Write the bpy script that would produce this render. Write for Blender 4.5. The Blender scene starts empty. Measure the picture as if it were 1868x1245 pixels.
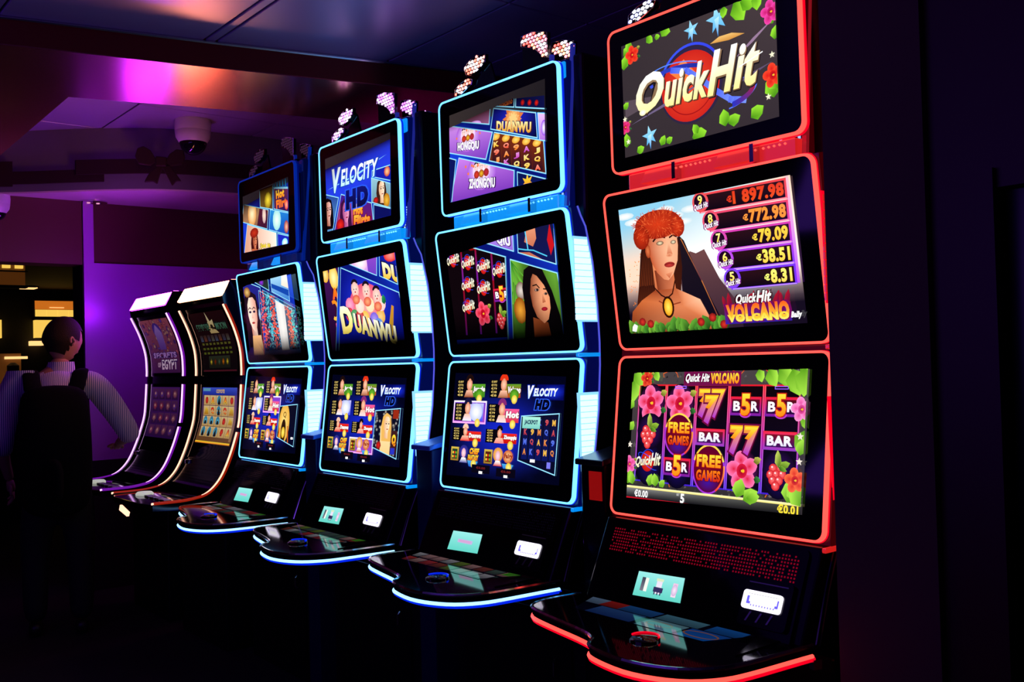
import bpy, math, random
from mathutils import Vector, Matrix
random.seed(7)
# ---------------------------------------------------------------- camera, world, lights
H = 1.45                                   # eye-level datum above the floor
sc = bpy.context.scene
COL = sc.collection
cd = bpy.data.cameras.new('camera'); cam = bpy.data.objects.new('camera', cd); COL.objects.link(cam)
cd.sensor_width = 36; cd.lens = 34.63; cd.clip_start = .05; cd.clip_end = 100
Rv = Vector((0.62968346, 0.77639683, -0.02658376)); Uv = Vector((0.03323645, 0.00726424, 0.99942112)); Fv = Vector((-0.7761405, 0.6302025, 0.0212305))
M3 = Matrix((Rv, Uv, -Fv)).transposed()
cam.matrix_world = Matrix.Translation((1.67815, -2.05002, H - 0.02411)) @ M3.to_4x4()
sc.camera = cam
w = bpy.data.worlds.new('world'); sc.world = w; w.use_nodes = True
w.node_tree.nodes['Background'].inputs[0].default_value = (.35, .12, .6, 1)
w.node_tree.nodes['Background'].inputs[1].default_value = 0.003
sc.view_settings.view_transform = 'Standard'; sc.view_settings.look = 'None'
sc.view_settings.exposure = 0; sc.view_settings.gamma = 1; sc.view_settings.use_curve_mapping = False
sc.cycles.use_denoising = True
sc.cycles.max_bounces = 6
def area_lamp(name, loc, size, col, power, tgt):
    l = bpy.data.lights.new(name, 'AREA'); l.shape = 'RECTANGLE'; l.size, l.size_y = size; l.color = col; l.energy = power
    o = bpy.data.objects.new(name, l); COL.objects.link(o); o.location = loc
    o.rotation_euler = (Vector(tgt) - Vector(loc)).to_track_quat('-Z', 'Y').to_euler(); return o
# unseen fill lamp added to tint the ceiling, in place of the hall's glow
area_lamp('added_ceiling_fill', (-.6, -3.3, H + .35), (3.0, 1.0), (.24, .07, 1), 13, (-.9, -2.2, H + 1.2))

# ---------------------------------------------------------------- materials
def lin(c):
    return tuple(((x / 255) / 12.92 if x / 255 <= .04045 else ((x / 255 + .055) / 1.055) ** 2.4) for x in c[:3])
def mat(name, col=(0, 0, 0), rough=.4, metal=0., emis=None, es=1., bump=None, spec=.5, coat=0):
    m = bpy.data.materials.new(name); m.use_nodes = True; nt = m.node_tree; p = nt.nodes['Principled BSDF']
    p.inputs['Base Color'].default_value = (*col, 1); p.inputs['Roughness'].default_value = rough
    p.inputs['Metallic'].default_value = metal; p.inputs['Specular IOR Level'].default_value = spec
    p.inputs['Coat Weight'].default_value = coat
    if emis is not None:
        p.inputs['Emission Color'].default_value = (*emis, 1); p.inputs['Emission Strength'].default_value = es
    if bump:
        sc_, st, dist = bump
        n = nt.nodes.new('ShaderNodeTexNoise'); n.inputs['Scale'].default_value = sc_; n.inputs['Detail'].default_value = 4
        t = nt.nodes.new('ShaderNodeTexCoord'); nt.links.new(t.outputs['Object'], n.inputs['Vector'])
        b = nt.nodes.new('ShaderNodeBump'); b.inputs['Strength'].default_value = st; b.inputs['Distance'].default_value = dist
        nt.links.new(n.outputs['Fac'], b.inputs['Height']); nt.links.new(b.outputs[0], p.inputs['Normal'])
    return m
def colmat(name, es=1., rough=.12, base=0.0):
    m = mat(name, (base,) * 3, rough); nt = m.node_tree; a = nt.nodes.new('ShaderNodeVertexColor'); a.layer_name = 'Col'
    p = nt.nodes['Principled BSDF']; nt.links.new(a.outputs[0], p.inputs['Emission Color']); p.inputs['Emission Strength'].default_value = es
    return m
M = dict(
    glass=mat('black_screen_glass', (.002, .002, .003), .06),
    gloss=mat('black_lacquer', (.004, .004, .006), .14),
    dark=mat('dark_cabinet', (.006, .006, .008), .35),
    housing=mat('housing_gloss', (.02, .02, .035), .22, .6),
    chrome=mat('chrome', (.7, .7, .72), .12, 1),
    satin=mat('satin_metal', (.55, .55, .6), .3, 1),
    screen=colmat('lit_screen', 1.15), dim=colmat('deck_print', .20, .08), led=colmat('led_lamps', 3.0, .3),
    white=mat('acceptor_light', (.5, .5, .5), .4, 0, (.88, .8, 1), 1.6),
    lcd_dark=mat('icon_grey', (.1, .1, .1), .4),
)
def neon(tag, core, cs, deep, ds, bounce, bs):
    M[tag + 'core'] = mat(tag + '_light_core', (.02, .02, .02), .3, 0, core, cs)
    M[tag + 'deep'] = mat(tag + '_light_edge', (.02, .02, .02), .2, .3, deep, ds)  # deep glow beside the core imitates the halo around the neon
    M[tag + 'body'] = mat(tag + '_bounce_glow', (.3, .3, .35), .25, .8, bounce, bs)  # emission imitates neon light falling on the metal parts
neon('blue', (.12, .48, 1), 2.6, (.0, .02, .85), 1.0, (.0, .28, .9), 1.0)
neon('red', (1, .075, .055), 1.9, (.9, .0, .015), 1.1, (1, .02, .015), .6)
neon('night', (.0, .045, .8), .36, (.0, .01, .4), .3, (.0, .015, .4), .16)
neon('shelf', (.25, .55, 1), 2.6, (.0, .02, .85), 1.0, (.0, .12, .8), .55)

# ---------------------------------------------------------------- helpers
def tag(o, label=None, cat=None, group=None, kind=None):
    if label: o['label'] = label
    if cat: o['category'] = cat
    if group: o['group'] = group
    if kind: o['kind'] = kind
    return o
def empty(name, loc, rz=0):
    o = bpy.data.objects.new(name, None); COL.objects.link(o); o.location = loc; o.rotation_euler = (0, 0, rz); o.empty_display_size = .1
    return o
class MB:
    """collects shapes in datum coordinates (z = 0 at eye level), builds ONE mesh"""
    def __init__(s, lift=H): s.v = []; s.f = []; s.lift = lift
    def add(s, vs, fs):
        b = len(s.v); s.v += [tuple(v) for v in vs]; s.f += [tuple(b + i for i in f) for f in fs]; return s
    def prism(s, poly, vec):
        n = len(poly); vec = Vector(vec); a = [Vector(p) for p in poly]
        fs = [tuple(range(n - 1, -1, -1)), tuple(range(n, 2 * n))] + [(i, (i + 1) % n, n + (i + 1) % n, n + i) for i in range(n)]
        return s.add(a + [p + vec for p in a], fs)
    def box(s, x0, x1, y0, y1, z0, z1):
        return s.prism([(x0, y0, z0), (x1, y0, z0), (x1, y1, z0), (x0, y1, z0)], (0, 0, z1 - z0))
    def sideprism(s, prof, x0, x1):
        return s.prism([(x0, y, z) for y, z in prof], (x1 - x0, 0, 0))
    def tube(s, path, r, n=8, closed=False):
        P = [Vector(p) for p in path]; m = len(P); vs = []; up = None
        for i, p in enumerate(P):
            d = (P[(i + 1) % m] - P[i - 1]) if closed or 0 < i < m - 1 else (P[1] - P[0] if i == 0 else P[-1] - P[-2])
            d.normalize()
            if up is None: up = d.orthogonal().normalized()
            a = (up - d * up.dot(d)).normalized(); up = a; b = d.cross(a)
            rr = r[i] if isinstance(r, (list, tuple)) else r
            vs += [p + (a * math.cos(2 * math.pi * k / n) + b * math.sin(2 * math.pi * k / n)) * rr for k in range(n)]
        fs = []
        for i in range(m if closed else m - 1):
            j = (i + 1) % m
            fs += [(i * n + k, i * n + (k + 1) % n, j * n + (k + 1) % n, j * n + k) for k in range(n)]
        if not closed: fs += [tuple(range(n - 1, -1, -1)), tuple((m - 1) * n + k for k in range(n))]
        return s.add(vs, fs)
    def lathe(s, c, prof, n=24):
        vs = [(c[0] + r * math.cos(2 * math.pi * k / n), c[1] + r * math.sin(2 * math.pi * k / n), c[2] + z) for r, z in prof for k in range(n)]
        m = len(prof)
        fs = [(i * n + k, i * n + (k + 1) % n, (i + 1) * n + (k + 1) % n, (i + 1) * n + k) for i in range(m - 1) for k in range(n)]
        fs += [tuple(range(n - 1, -1, -1)), tuple((m - 1) * n + k for k in range(n))]
        return s.add(vs, fs)
    def build(s, name, m, parent=None, smooth=False, bevel=0, origin=None):
        me = bpy.data.meshes.new(name); ox = Vector(origin) if origin else Vector((0, 0, 0))
        me.from_pydata([(v[0] - ox.x, v[1] - ox.y, v[2] + s.lift - ox.z) for v in s.v], [], s.f); me.update()
        if smooth:
            for p in me.polygons: p.use_smooth = True
        me.materials.append(m); o = bpy.data.objects.new(name, me); COL.objects.link(o); o.location = ox
        if parent: o.parent = parent
        if bevel:
            b = o.modifiers.new('bevel', 'BEVEL'); b.width = bevel; b.segments = 2; b.limit_method = 'ANGLE'
        if smooth:
            import bmesh
            bm = bmesh.new(); bm.from_mesh(me); bmesh.ops.recalc_face_normals(bm, faces=bm.faces)
            for e in bm.edges:
                if len(e.link_faces) == 2 and e.calc_face_angle(0) > .7: e.smooth = False
            bm.to_mesh(me); bm.free()
        else:
            import bmesh
            bm = bmesh.new(); bm.from_mesh(me); bmesh.ops.recalc_face_normals(bm, faces=bm.faces); bm.to_mesh(me); bm.free()
        return o

class Plane:
    """screen plane: x to the right, t up the face, d out of the face"""
    def __init__(s, bot, top, x0=0):
        (y0, z0), (y1, z1) = bot, top; s.o = (y0, z0); s.L = math.hypot(y1 - y0, z1 - z0)
        s.u = ((y1 - y0) / s.L, (z1 - z0) / s.L); s.x0 = x0
    def p(s, x, t, d=0): return (s.x0 + x, s.o[0] + t * s.u[0] - d * s.u[1], s.o[1] + t * s.u[1] + d * s.u[0])
PT = Plane((-.0399, .502), (-.0439, .9131)); PM = Plane((0, 0), (-.0543, .4484)); PL = Plane((-.06, -.4647), (-.0028, -.0162))
PC = Plane((-.17, -.69), (-.07, -.48))
def rrect(x0, x1, t0, t1, r, n=6):
    o = []
    for cx, ct, a0 in ((x1 - r, t0 + r, -90), (x1 - r, t1 - r, 0), (x0 + r, t1 - r, 90), (x0 + r, t0 + r, 180)):
        for k in range(n + 1):
            a = math.radians(a0 + 90 * k / n); o.append((cx + r * math.cos(a), ct + r * math.sin(a)))
    return o
def slab(mb, pl, out, d0, d1):
    a = [pl.p(x, t, d0) for x, t in out]; b = [pl.p(x, t, d1) for x, t in out]; n = len(out)
    mb.add(a + b, [tuple(range(n)), tuple(range(2 * n - 1, n - 1, -1))] + [(i, (i + 1) % n, n + (i + 1) % n, n + i) for i in range(n)])
def ring(mb, pl, out, inn, d0, d1):
    n = len(out); L = [[pl.p(x, t, d) for x, t in o] for o, d in ((out, d0), (out, d1), (inn, d1), (inn, d0))]
    vs = sum(L, []); fs = []
    for i in range(n):
        j = (i + 1) % n
        for q in range(4): fs.append((q * n + i, q * n + j, ((q + 1) % 4) * n + j, ((q + 1) % 4) * n + i))
    mb.add(vs, fs)

# ---------------------------------------------------------------- flat artwork shown on the displays
_tc = {}
def text_mesh(s, bold, shear):
    k = (s, bold, shear)
    if k in _tc: return _tc[k]
    c = bpy.data.curves.new('t', 'FONT'); c.body = s; c.offset = bold; c.shear = shear; c.resolution_u = 3; c.size = 1; c.space_character = 1 + bold * 2
    o = bpy.data.objects.new('t', c); COL.objects.link(o)
    dg = bpy.context.evaluated_depsgraph_get(); me = bpy.data.meshes.new_from_object(o.evaluated_get(dg))
    vs = [(v.co.x, v.co.y) for v in me.vertices]
    bad = {i for i, v in enumerate(vs) if abs(v[0]) > len(s) + .6 or abs(v[1]) > 1.4}      # stray mitre points of the font outline
    for i in bad:
        nb = [vs[j] for p in me.polygons if i in p.vertices for j in p.vertices if j not in bad]
        vs[i] = (sum(n[0] for n in nb) / len(nb), sum(n[1] for n in nb) / len(nb)) if nb else (0, 0)
    fs = [tuple(p.vertices) for p in me.polygons]
    bpy.data.objects.remove(o); bpy.data.curves.remove(c); bpy.data.meshes.remove(me)
    _tc[k] = (vs, fs); return _tc[k]
def mix(a, b, t): return tuple(x + (y - x) * t for x, y in zip(a, b))
class Art:
    """units are centimetres on the face of the display"""
    def __init__(s, quad): s.v = []; s.c = []; s.f = []; s.z = .0006; s.quad = quad; s.clips = [quad]; s.fade = None; s.sub = None
    def _emit(s, pts, cols, keep=False):
        if s.sub and not keep:
            lo_, hi_ = min(p[1] for p in pts), max(p[1] for p in pts); k0 = math.floor(lo_ / s.sub)
            if hi_ - lo_ > 1e-6 and (k0 + 1) * s.sub < hi_ - 1e-6:
                sv = s.clips
                while k0 * s.sub < hi_ - 1e-6:
                    s.clips = sv + [[(-90, k0 * s.sub), (90, k0 * s.sub), (90, (k0 + 1) * s.sub), (-90, (k0 + 1) * s.sub)]]; s._emit(pts, cols, True); k0 += 1
                s.clips = sv; return
        for q in s.clips:
            n = len(q); out = list(zip(pts, cols))
            ar = sum(q[i][0] * q[(i + 1) % n][1] - q[(i + 1) % n][0] * q[i][1] for i in range(n))
            for i in range(n):
                a, b = q[i], q[(i + 1) % n]; src = out; out = []
                def side(p): return ((b[0] - a[0]) * (p[1] - a[1]) - (b[1] - a[1]) * (p[0] - a[0])) * (1 if ar > 0 else -1)
                for k in range(len(src)):
                    P, Q = src[k], src[(k + 1) % len(src)]; sp, sq = side(P[0]), side(Q[0])
                    if sp >= 0: out.append(P)
                    if sp * sq < 0:
                        t = sp / (sp - sq); out.append((mix(P[0], Q[0], t), mix(P[1], Q[1], t)))
                if not out: break
            if len(out) < 3: return
            pts = [o[0] for o in out]; cols = [o[1] for o in out]
        b = len(s.v)
        for (x, y), c in zip(pts, cols):
            k = s.fade(x, y) if s.fade else 1
            s.v.append((x / 100, y / 100, s.z)); s.c.append(tuple(q * k for q in lin(c)))
        s.f.append(tuple(range(b, len(s.v))))
    def up(s): s.z += .00002
    def poly(s, pts, c, c2=None):
        s.up(); ys = [p[1] for p in pts]; y0, y1 = min(ys), max(ys)
        s._emit(pts, [mix(c, c2, (p[1] - y0) / (y1 - y0 + 1e-9)) if c2 else c for p in pts]); return s
    def tri(s, pts, cols): s.up(); s._emit(pts, cols)
    def grid(s, q, fn, nx=10, ny=10):
        """quad q (bl, br, tr, tl) filled with colours fn(u, v)"""
        s.up()
        def P(u, v): return mix(mix(q[0], q[1], u), mix(q[3], q[2], u), v)
        for i in range(nx):
            for j in range(ny):
                uv = [(i / nx, j / ny), ((i + 1) / nx, j / ny), ((i + 1) / nx, (j + 1) / ny), (i / nx, (j + 1) / ny)]
                s._emit([P(*a) for a in uv], [fn(*a) for a in uv])
    def rect(s, x0, y0, x1, y1, c, c2=None): return s.poly([(x0, y0), (x1, y0), (x1, y1), (x0, y1)], c, c2)
    def disc(s, cx, cy, rx, ry, c, ce=None, n=24, a0=0, rot=0):
        s.up(); ce = ce or c; ca, sa = math.cos(rot), math.sin(rot)
        P = [(rx * math.cos(2 * math.pi * k / n + a0), ry * math.sin(2 * math.pi * k / n + a0)) for k in range(n)]
        P = [(cx + x * ca - y * sa, cy + x * sa + y * ca) for x, y in P]
        for k in range(n): s._emit([(cx, cy), P[k], P[(k + 1) % n]], [c, ce, ce])
    def arc(s, cx, cy, rx, ry, a, b, wd, c, c2=None, n=20, rot=0):
        s.up(); ca, sa = math.cos(rot), math.sin(rot); L = []
        for k in range(n + 1):
            t = math.radians(a + (b - a) * k / n)
            L.append([(cx + x * ca - y * sa, cy + x * sa + y * ca) for x, y in (((rx - wd / 2) * math.cos(t), (ry - wd / 2) * math.sin(t)), ((rx + wd / 2) * math.cos(t), (ry + wd / 2) * math.sin(t)))])
        for k in range(n):
            q, e = mix(c, c2 or c, k / n), mix(c, c2 or c, (k + 1) / n)
            s._emit([L[k][0], L[k][1], L[k + 1][1], L[k + 1][0]], [q, q, e, e])
    def line(s, pts, wd, c, c2=None):
        s.up()
        for i in range(len(pts) - 1):
            (x0, y0), (x1, y1) = pts[i], pts[i + 1]; l = math.hypot(x1 - x0, y1 - y0) + 1e-9; nx, ny = -(y1 - y0) / l * wd / 2, (x1 - x0) / l * wd / 2
            ex, ey = (x1 - x0) / l * wd / 2, (y1 - y0) / l * wd / 2
            s._emit([(x0 + nx - ex, y0 + ny - ey), (x1 + nx + ex, y1 + ny + ey), (x1 - nx + ex, y1 - ny + ey), (x0 - nx - ex, y0 - ny - ey)], [c, c2 or c, c2 or c, c])
    def frame(s, x0, y0, x1, y1, wd, c, c2=None):
        for a, b, d, e in ((x0, y0, x1, y0 + wd), (x0, y1 - wd, x1, y1), (x0, y0, x0 + wd, y1), (x1 - wd, y0, x1, y1)):
            s.up(); f = lambda y: mix(c, c2 or c, (y - y0) / (y1 - y0))
            s._emit([(a, b), (d, b), (d, e), (a, e)], [f(b), f(b), f(e), f(e)])
    def star(s, cx, cy, r, c, c2=None, n=5, rot=90, k=.45):
        s.poly([(cx + r * (1 if i % 2 == 0 else k) * math.cos(math.radians(rot + 180 * i / n)), cy + r * (1 if i % 2 == 0 else k) * math.sin(math.radians(rot + 180 * i / n))) for i in range(2 * n)], c, c2)
    def text(s, t, x0, y0, x1, y1, c, c2=None, bold=.02, shear=0, out=None, ow=.02, tilt=0):
        """lettering fitted to the box; out = outline colour"""
        for col, cc, b, dx in (((out, out, bold + ow, 0),) if out else ()) + ((c, c2, bold, 0),):
            vs, fs = text_mesh(t, b, shear)
            if not vs: continue
            if b == bold or not out: pass
            rv, _ = text_mesh(t, bold, shear)
            ax, bx = min(v[0] for v in rv), max(v[0] for v in rv); ay, by = min(v[1] for v in rv), max(v[1] for v in rv)
            fx, fy = (x1 - x0) / (bx - ax), (y1 - y0) / (by - ay); mx = sum(v[0] for v in vs) / len(vs)
            off = (min(v[0] for v in vs) + max(v[0] for v in vs)) / 2 - (ax + bx) / 2
            s.up()
            for f in fs:
                P = [(x0 + (vs[i][0] - off - ax) * fx, y0 + (vs[i][1] - ay) * fy) for i in f]
                if tilt: P = [(x, y + (x - x0) * tilt) for x, y in P]
                s._emit(P, [mix(col, cc or col, max(0, min(1, (vs[i][1] - ay) / (by - ay)))) for i in f])
    def build(s, name, pl, m, parent, d=0, dx=0):
        me = bpy.data.meshes.new(name)
        P = [pl.p(x + dx, y, d + z) for x, y, z in s.v]
        me.from_pydata([(a, b, c + H) for a, b, c in P], [], s.f)
        a = me.color_attributes.new('Col', 'FLOAT_COLOR', 'POINT')
        a.data.foreach_set('color', [q for c in s.c for q in (*c, 1)]); me.materials.append(m)
        o = bpy.data.objects.new(name, me); COL.objects.link(o); o.parent = parent; return o

W_, K_ = (255, 255, 255), (4, 3, 8)
YEL, ORG, REDC, PNK, PUR, BLU, CYA, GRN = (255, 225, 60), (255, 130, 20), (225, 30, 25), (255, 90, 150), (150, 40, 230), (20, 40, 220), (120, 225, 255), (110, 190, 30)
def leaf(a, x, y, r, ang, c=(125, 200, 45), c2=(60, 130, 15), w=.4):
    t = math.radians(ang); dx, dy = math.cos(t), math.sin(t); nx, ny = -dy, dx
    L = [(x, y), (x + dx * r * .3 + nx * r * w, y + dy * r * .3 + ny * r * w), (x + dx * r * .7 + nx * r * w * .8, y + dy * r * .7 + ny * r * w * .8), (x + dx * r, y + dy * r)]
    R = [(x + dx * r * .7 - nx * r * w * .8, y + dy * r * .7 - ny * r * w * .8), (x + dx * r * .3 - nx * r * w, y + dy * r * .3 - ny * r * w)]
    a.tri([L[0], L[1], L[2], L[3]], [c2, c, c, c]); a.tri([L[0], L[3], R[0], R[1]], [c2, c, mix(c, c2, .5), mix(c, c2, .6)])
def hibiscus(a, x, y, r, c=(255, 120, 180), c2=(215, 25, 60)):
    for k in range(5):
        t = math.radians(90 + 72 * k + 10)
        a.disc(x + .52 * r * math.cos(t), y + .52 * r * math.sin(t) * 1.05, .5 * r, .42 * r, c2, c, 12, rot=t)
    a.disc(x, y, .34 * r, .38 * r, (140, 0, 30), c2, 12); a.line([(x, y), (x + .1 * r, y + .02 * r)], .1 * r, YEL)
    a.disc(x + .08 * r, y, .1 * r, .1 * r, YEL, ORG, 8)
    leaf(a, x + .7 * r, y + .5 * r, .5 * r, 20, (190, 190, 80), (90, 90, 20)); leaf(a, x + .75 * r, y - .35 * r, .45 * r, -10, (60, 130, 60), (15, 60, 20))
def berry(a, x, y, r):
    for i, (dx, dy) in enumerate(((-.3, .1), (.15, .12), (-.45, -.25), (-.08, -.22), (.3, -.2), (-.3, -.55), (.1, -.55), (-.1, -.85))):
        a.disc(x + dx * r, y + dy * r, .28 * r, .27 * r, (255, 110, 110), (205, 25, 35), 12)
        a.disc(x + (dx - .07) * r, y + (dy + .08) * r, .07 * r, .06 * r, (255, 220, 220), None, 6)
    leaf(a, x + .05 * r, y + .15 * r, 1.0 * r, 95, (190, 205, 90), (70, 110, 20), .22); leaf(a, x + .1 * r, y + .2 * r, .75 * r, 20, (150, 190, 60), (60, 100, 10), .3)
    leaf(a, x + .05 * r, y + .2 * r, .6 * r, -20, (120, 170, 50), (40, 90, 10), .25)
def hit_logo(a, x0, y0, x1, y1, ring=True, small=False):
    """red disc, blue orbit, slanted two-word lettering"""
    w_, h_ = x1 - x0, y1 - y0; cx, cy = (x0 + x1) / 2, (y0 + y1) / 2
    a.disc(cx - .02 * w_, cy, w_ * .25, h_ * .62, (235, 60, 35), (190, 15, 15), 28)
    if ring:
        a.arc(cx, cy, w_ * .29, h_ * .7, 50, 170, w_ * .02, (50, 70, 235)); a.arc(cx, cy, w_ * .45, h_ * .28, 60, 340, w_ * .02, (40, 80, 240), rot=-.5)
    b = .03
    a.text('Quick', x0, y0 + .05 * h_, x0 + .66 * w_, y0 + .72 * h_, (255, 240, 180), W_, b, .3, (40, 15, 20), .03 if not small else .02, .12)
    a.text('Hit', x0 + .60 * w_, y0 + .22 * h_, x1, y0 + 1.0 * h_, (255, 240, 180), W_, b, .3, (40, 15, 20), .03 if not small else .02, .10)
def bar5(a, x, y, w_, h_):
    a.rect(x - w_ / 2, y - h_ / 2, x + w_ / 2, y + h_ / 2, (110, 30, 160), (230, 30, 50)); a.rect(x - w_ * .45, y - h_ * .36, x + w_ * .45, y + h_ * .36, (30, 5, 60), (90, 10, 20))
    a.text('B', x - w_ * .4, y - h_ * .26, x - w_ * .17, y + h_ * .26, (245, 235, 255), W_, .04); a.text('R', x + w_ * .18, y - h_ * .26, x + w_ * .41, y + h_ * .26, (245, 235, 255), W_, .04)
    a.text('5', x - w_ * .15, y - h_ * .5, x + w_ * .15, y + h_ * .66, ORG, YEL, .04, 0, (190, 30, 20), .04)
    a.arc(x, y - h_ * .38, w_ * .17, h_ * .2, 180, 360, .35, (190, 60, 200))
def barsym(a, x, y, w_, h_):
    a.rect(x - w_ / 2, y - h_ / 2, x + w_ / 2, y + h_ / 2, (140, 60, 190), (235, 40, 55)); a.rect(x - w_ * .44, y - h_ * .34, x + w_ * .44, y + h_ * .34, (50, 15, 90), (120, 15, 25))
    a.text('BAR', x - w_ * .38, y - h_ * .27, x + w_ * .38, y + h_ * .27, (225, 220, 245), W_, .05)
def free_games(a, x, y, rx, ry):
    a.disc(x, y, rx, ry, (120, 10, 30), (90, 0, 40), 32); a.disc(x, y - .55 * ry, rx * .7, ry * .4, (60, 20, 150), (80, 5, 60), 16)
    a.arc(x, y, rx, ry, -180, 180, .45, (160, 50, 210), (160, 50, 210), 40); a.arc(x, y, rx, ry, 20, 160, .5, (255, 225, 90), (255, 200, 60), 24); a.arc(x, y, rx, ry, -60, 10, .5, (240, 60, 60), (255, 150, 60), 16)
    a.text('FREE', x - rx * .78, y + ry * .08, x + rx * .78, y + ry * .6, ORG, YEL, .05, 0, (150, 10, 10), .04)
    a.text('GAMES', x - rx * .78, y - ry * .5, x + rx * .78, y - ry * .04, (200, 30, 20), ORG, .05, 0, (90, 5, 10), .04)
def sevens(a, x, y, n, h_):
    P = [(-.25, .25), (.25, .25), (0, -.1)] if n == 3 else [(-.27, 0), (.27, 0)]
    for dx, dy in P:
        cx, cy = x + dx * h_, y + dy * h_ * .55
        a.text('7', cx - .28 * h_, cy - .5 * h_, cx + .28 * h_, cy + .42 * h_, (170, 50, 200), (255, 170, 20), .06, .05, (110, 10, 60), .05)
        a.text('7', cx - .24 * h_, cy - .02 * h_, cx + .26 * h_, cy + .38 * h_, ORG, YEL, .05, .05)
def lady(a, cx, cy, s_, skin=(240, 160, 110), shade=(150, 70, 40), hair=(15, 6, 10), eyes=(40, 20, 20), lips=(170, 40, 40), turn=.15):
    """head and neck; s_ = face height"""
    a.poly([(cx - .5 * s_, cy - .95 * s_), (cx - .62 * s_, cy - .1 * s_), (cx - .48 * s_, cy + .5 * s_), (cx - .1 * s_, cy + .72 * s_), (cx + .35 * s_, cy + .55 * s_), (cx + .5 * s_, cy), (cx + .55 * s_, cy - .95 * s_)], hair)
    a.tri([(cx - .2 * s_, cy - .75 * s_), (cx + .18 * s_, cy - .8 * s_), (cx + .16 * s_, cy - .2 * s_), (cx - .2 * s_, cy - .1 * s_)], [shade, mix(skin, shade, .4), skin, shade])
    F = [(-.30, .3), (-.33, 0), (-.27, -.22), (-.12, -.42), (.02, -.5), (.15, -.42), (.28, -.15), (.31, .1), (.28, .38), (.12, .5), (-.15, .5)]
    P = [(cx + x * s_, cy + y * s_) for x, y in F]; a.up(); c = (cx + turn * s_, cy + .05 * s_)
    for i in range(len(P)):
        j = (i + 1) % len(P); f = lambda p: mix(skin, shade, max(0, min(1, (c[0] - p[0]) / (.5 * s_) * .9)) if turn > 0 else max(0, min(1, (p[0] - c[0]) / (.5 * s_) * .9)))
        a._emit([c, P[i], P[j]], [skin, f(P[i]), f(P[j])])
    for dx in (-.12, .16):
        x = cx + (dx + turn * .3) * s_
        a.disc(x, cy + .08 * s_, .085 * s_, .035 * s_, eyes, mix(eyes, hair, .3), 10); a.line([(x - .1 * s_, cy + .16 * s_), (x, cy + .21 * s_), (x + .1 * s_, cy + .17 * s_)], .03 * s_, mix(hair, shade, .2))
    nx = cx + (.02 + turn * .35) * s_
    a.tri([(nx - .01 * s_, cy + .1 * s_), (nx + .06 * s_, cy - .1 * s_), (nx - .06 * s_, cy - .11 * s_)], [skin, mix(skin, shade, .7), mix(skin, shade, .5)])
    a.disc(nx + .01 * s_, cy - .24 * s_, .11 * s_, .032 * s_, lips, mix(lips, shade, .5), 12); a.line([(nx - .09 * s_, cy - .235 * s_), (nx + .11 * s_, cy - .235 * s_)], .01 * s_, (70, 10, 15))

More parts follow.
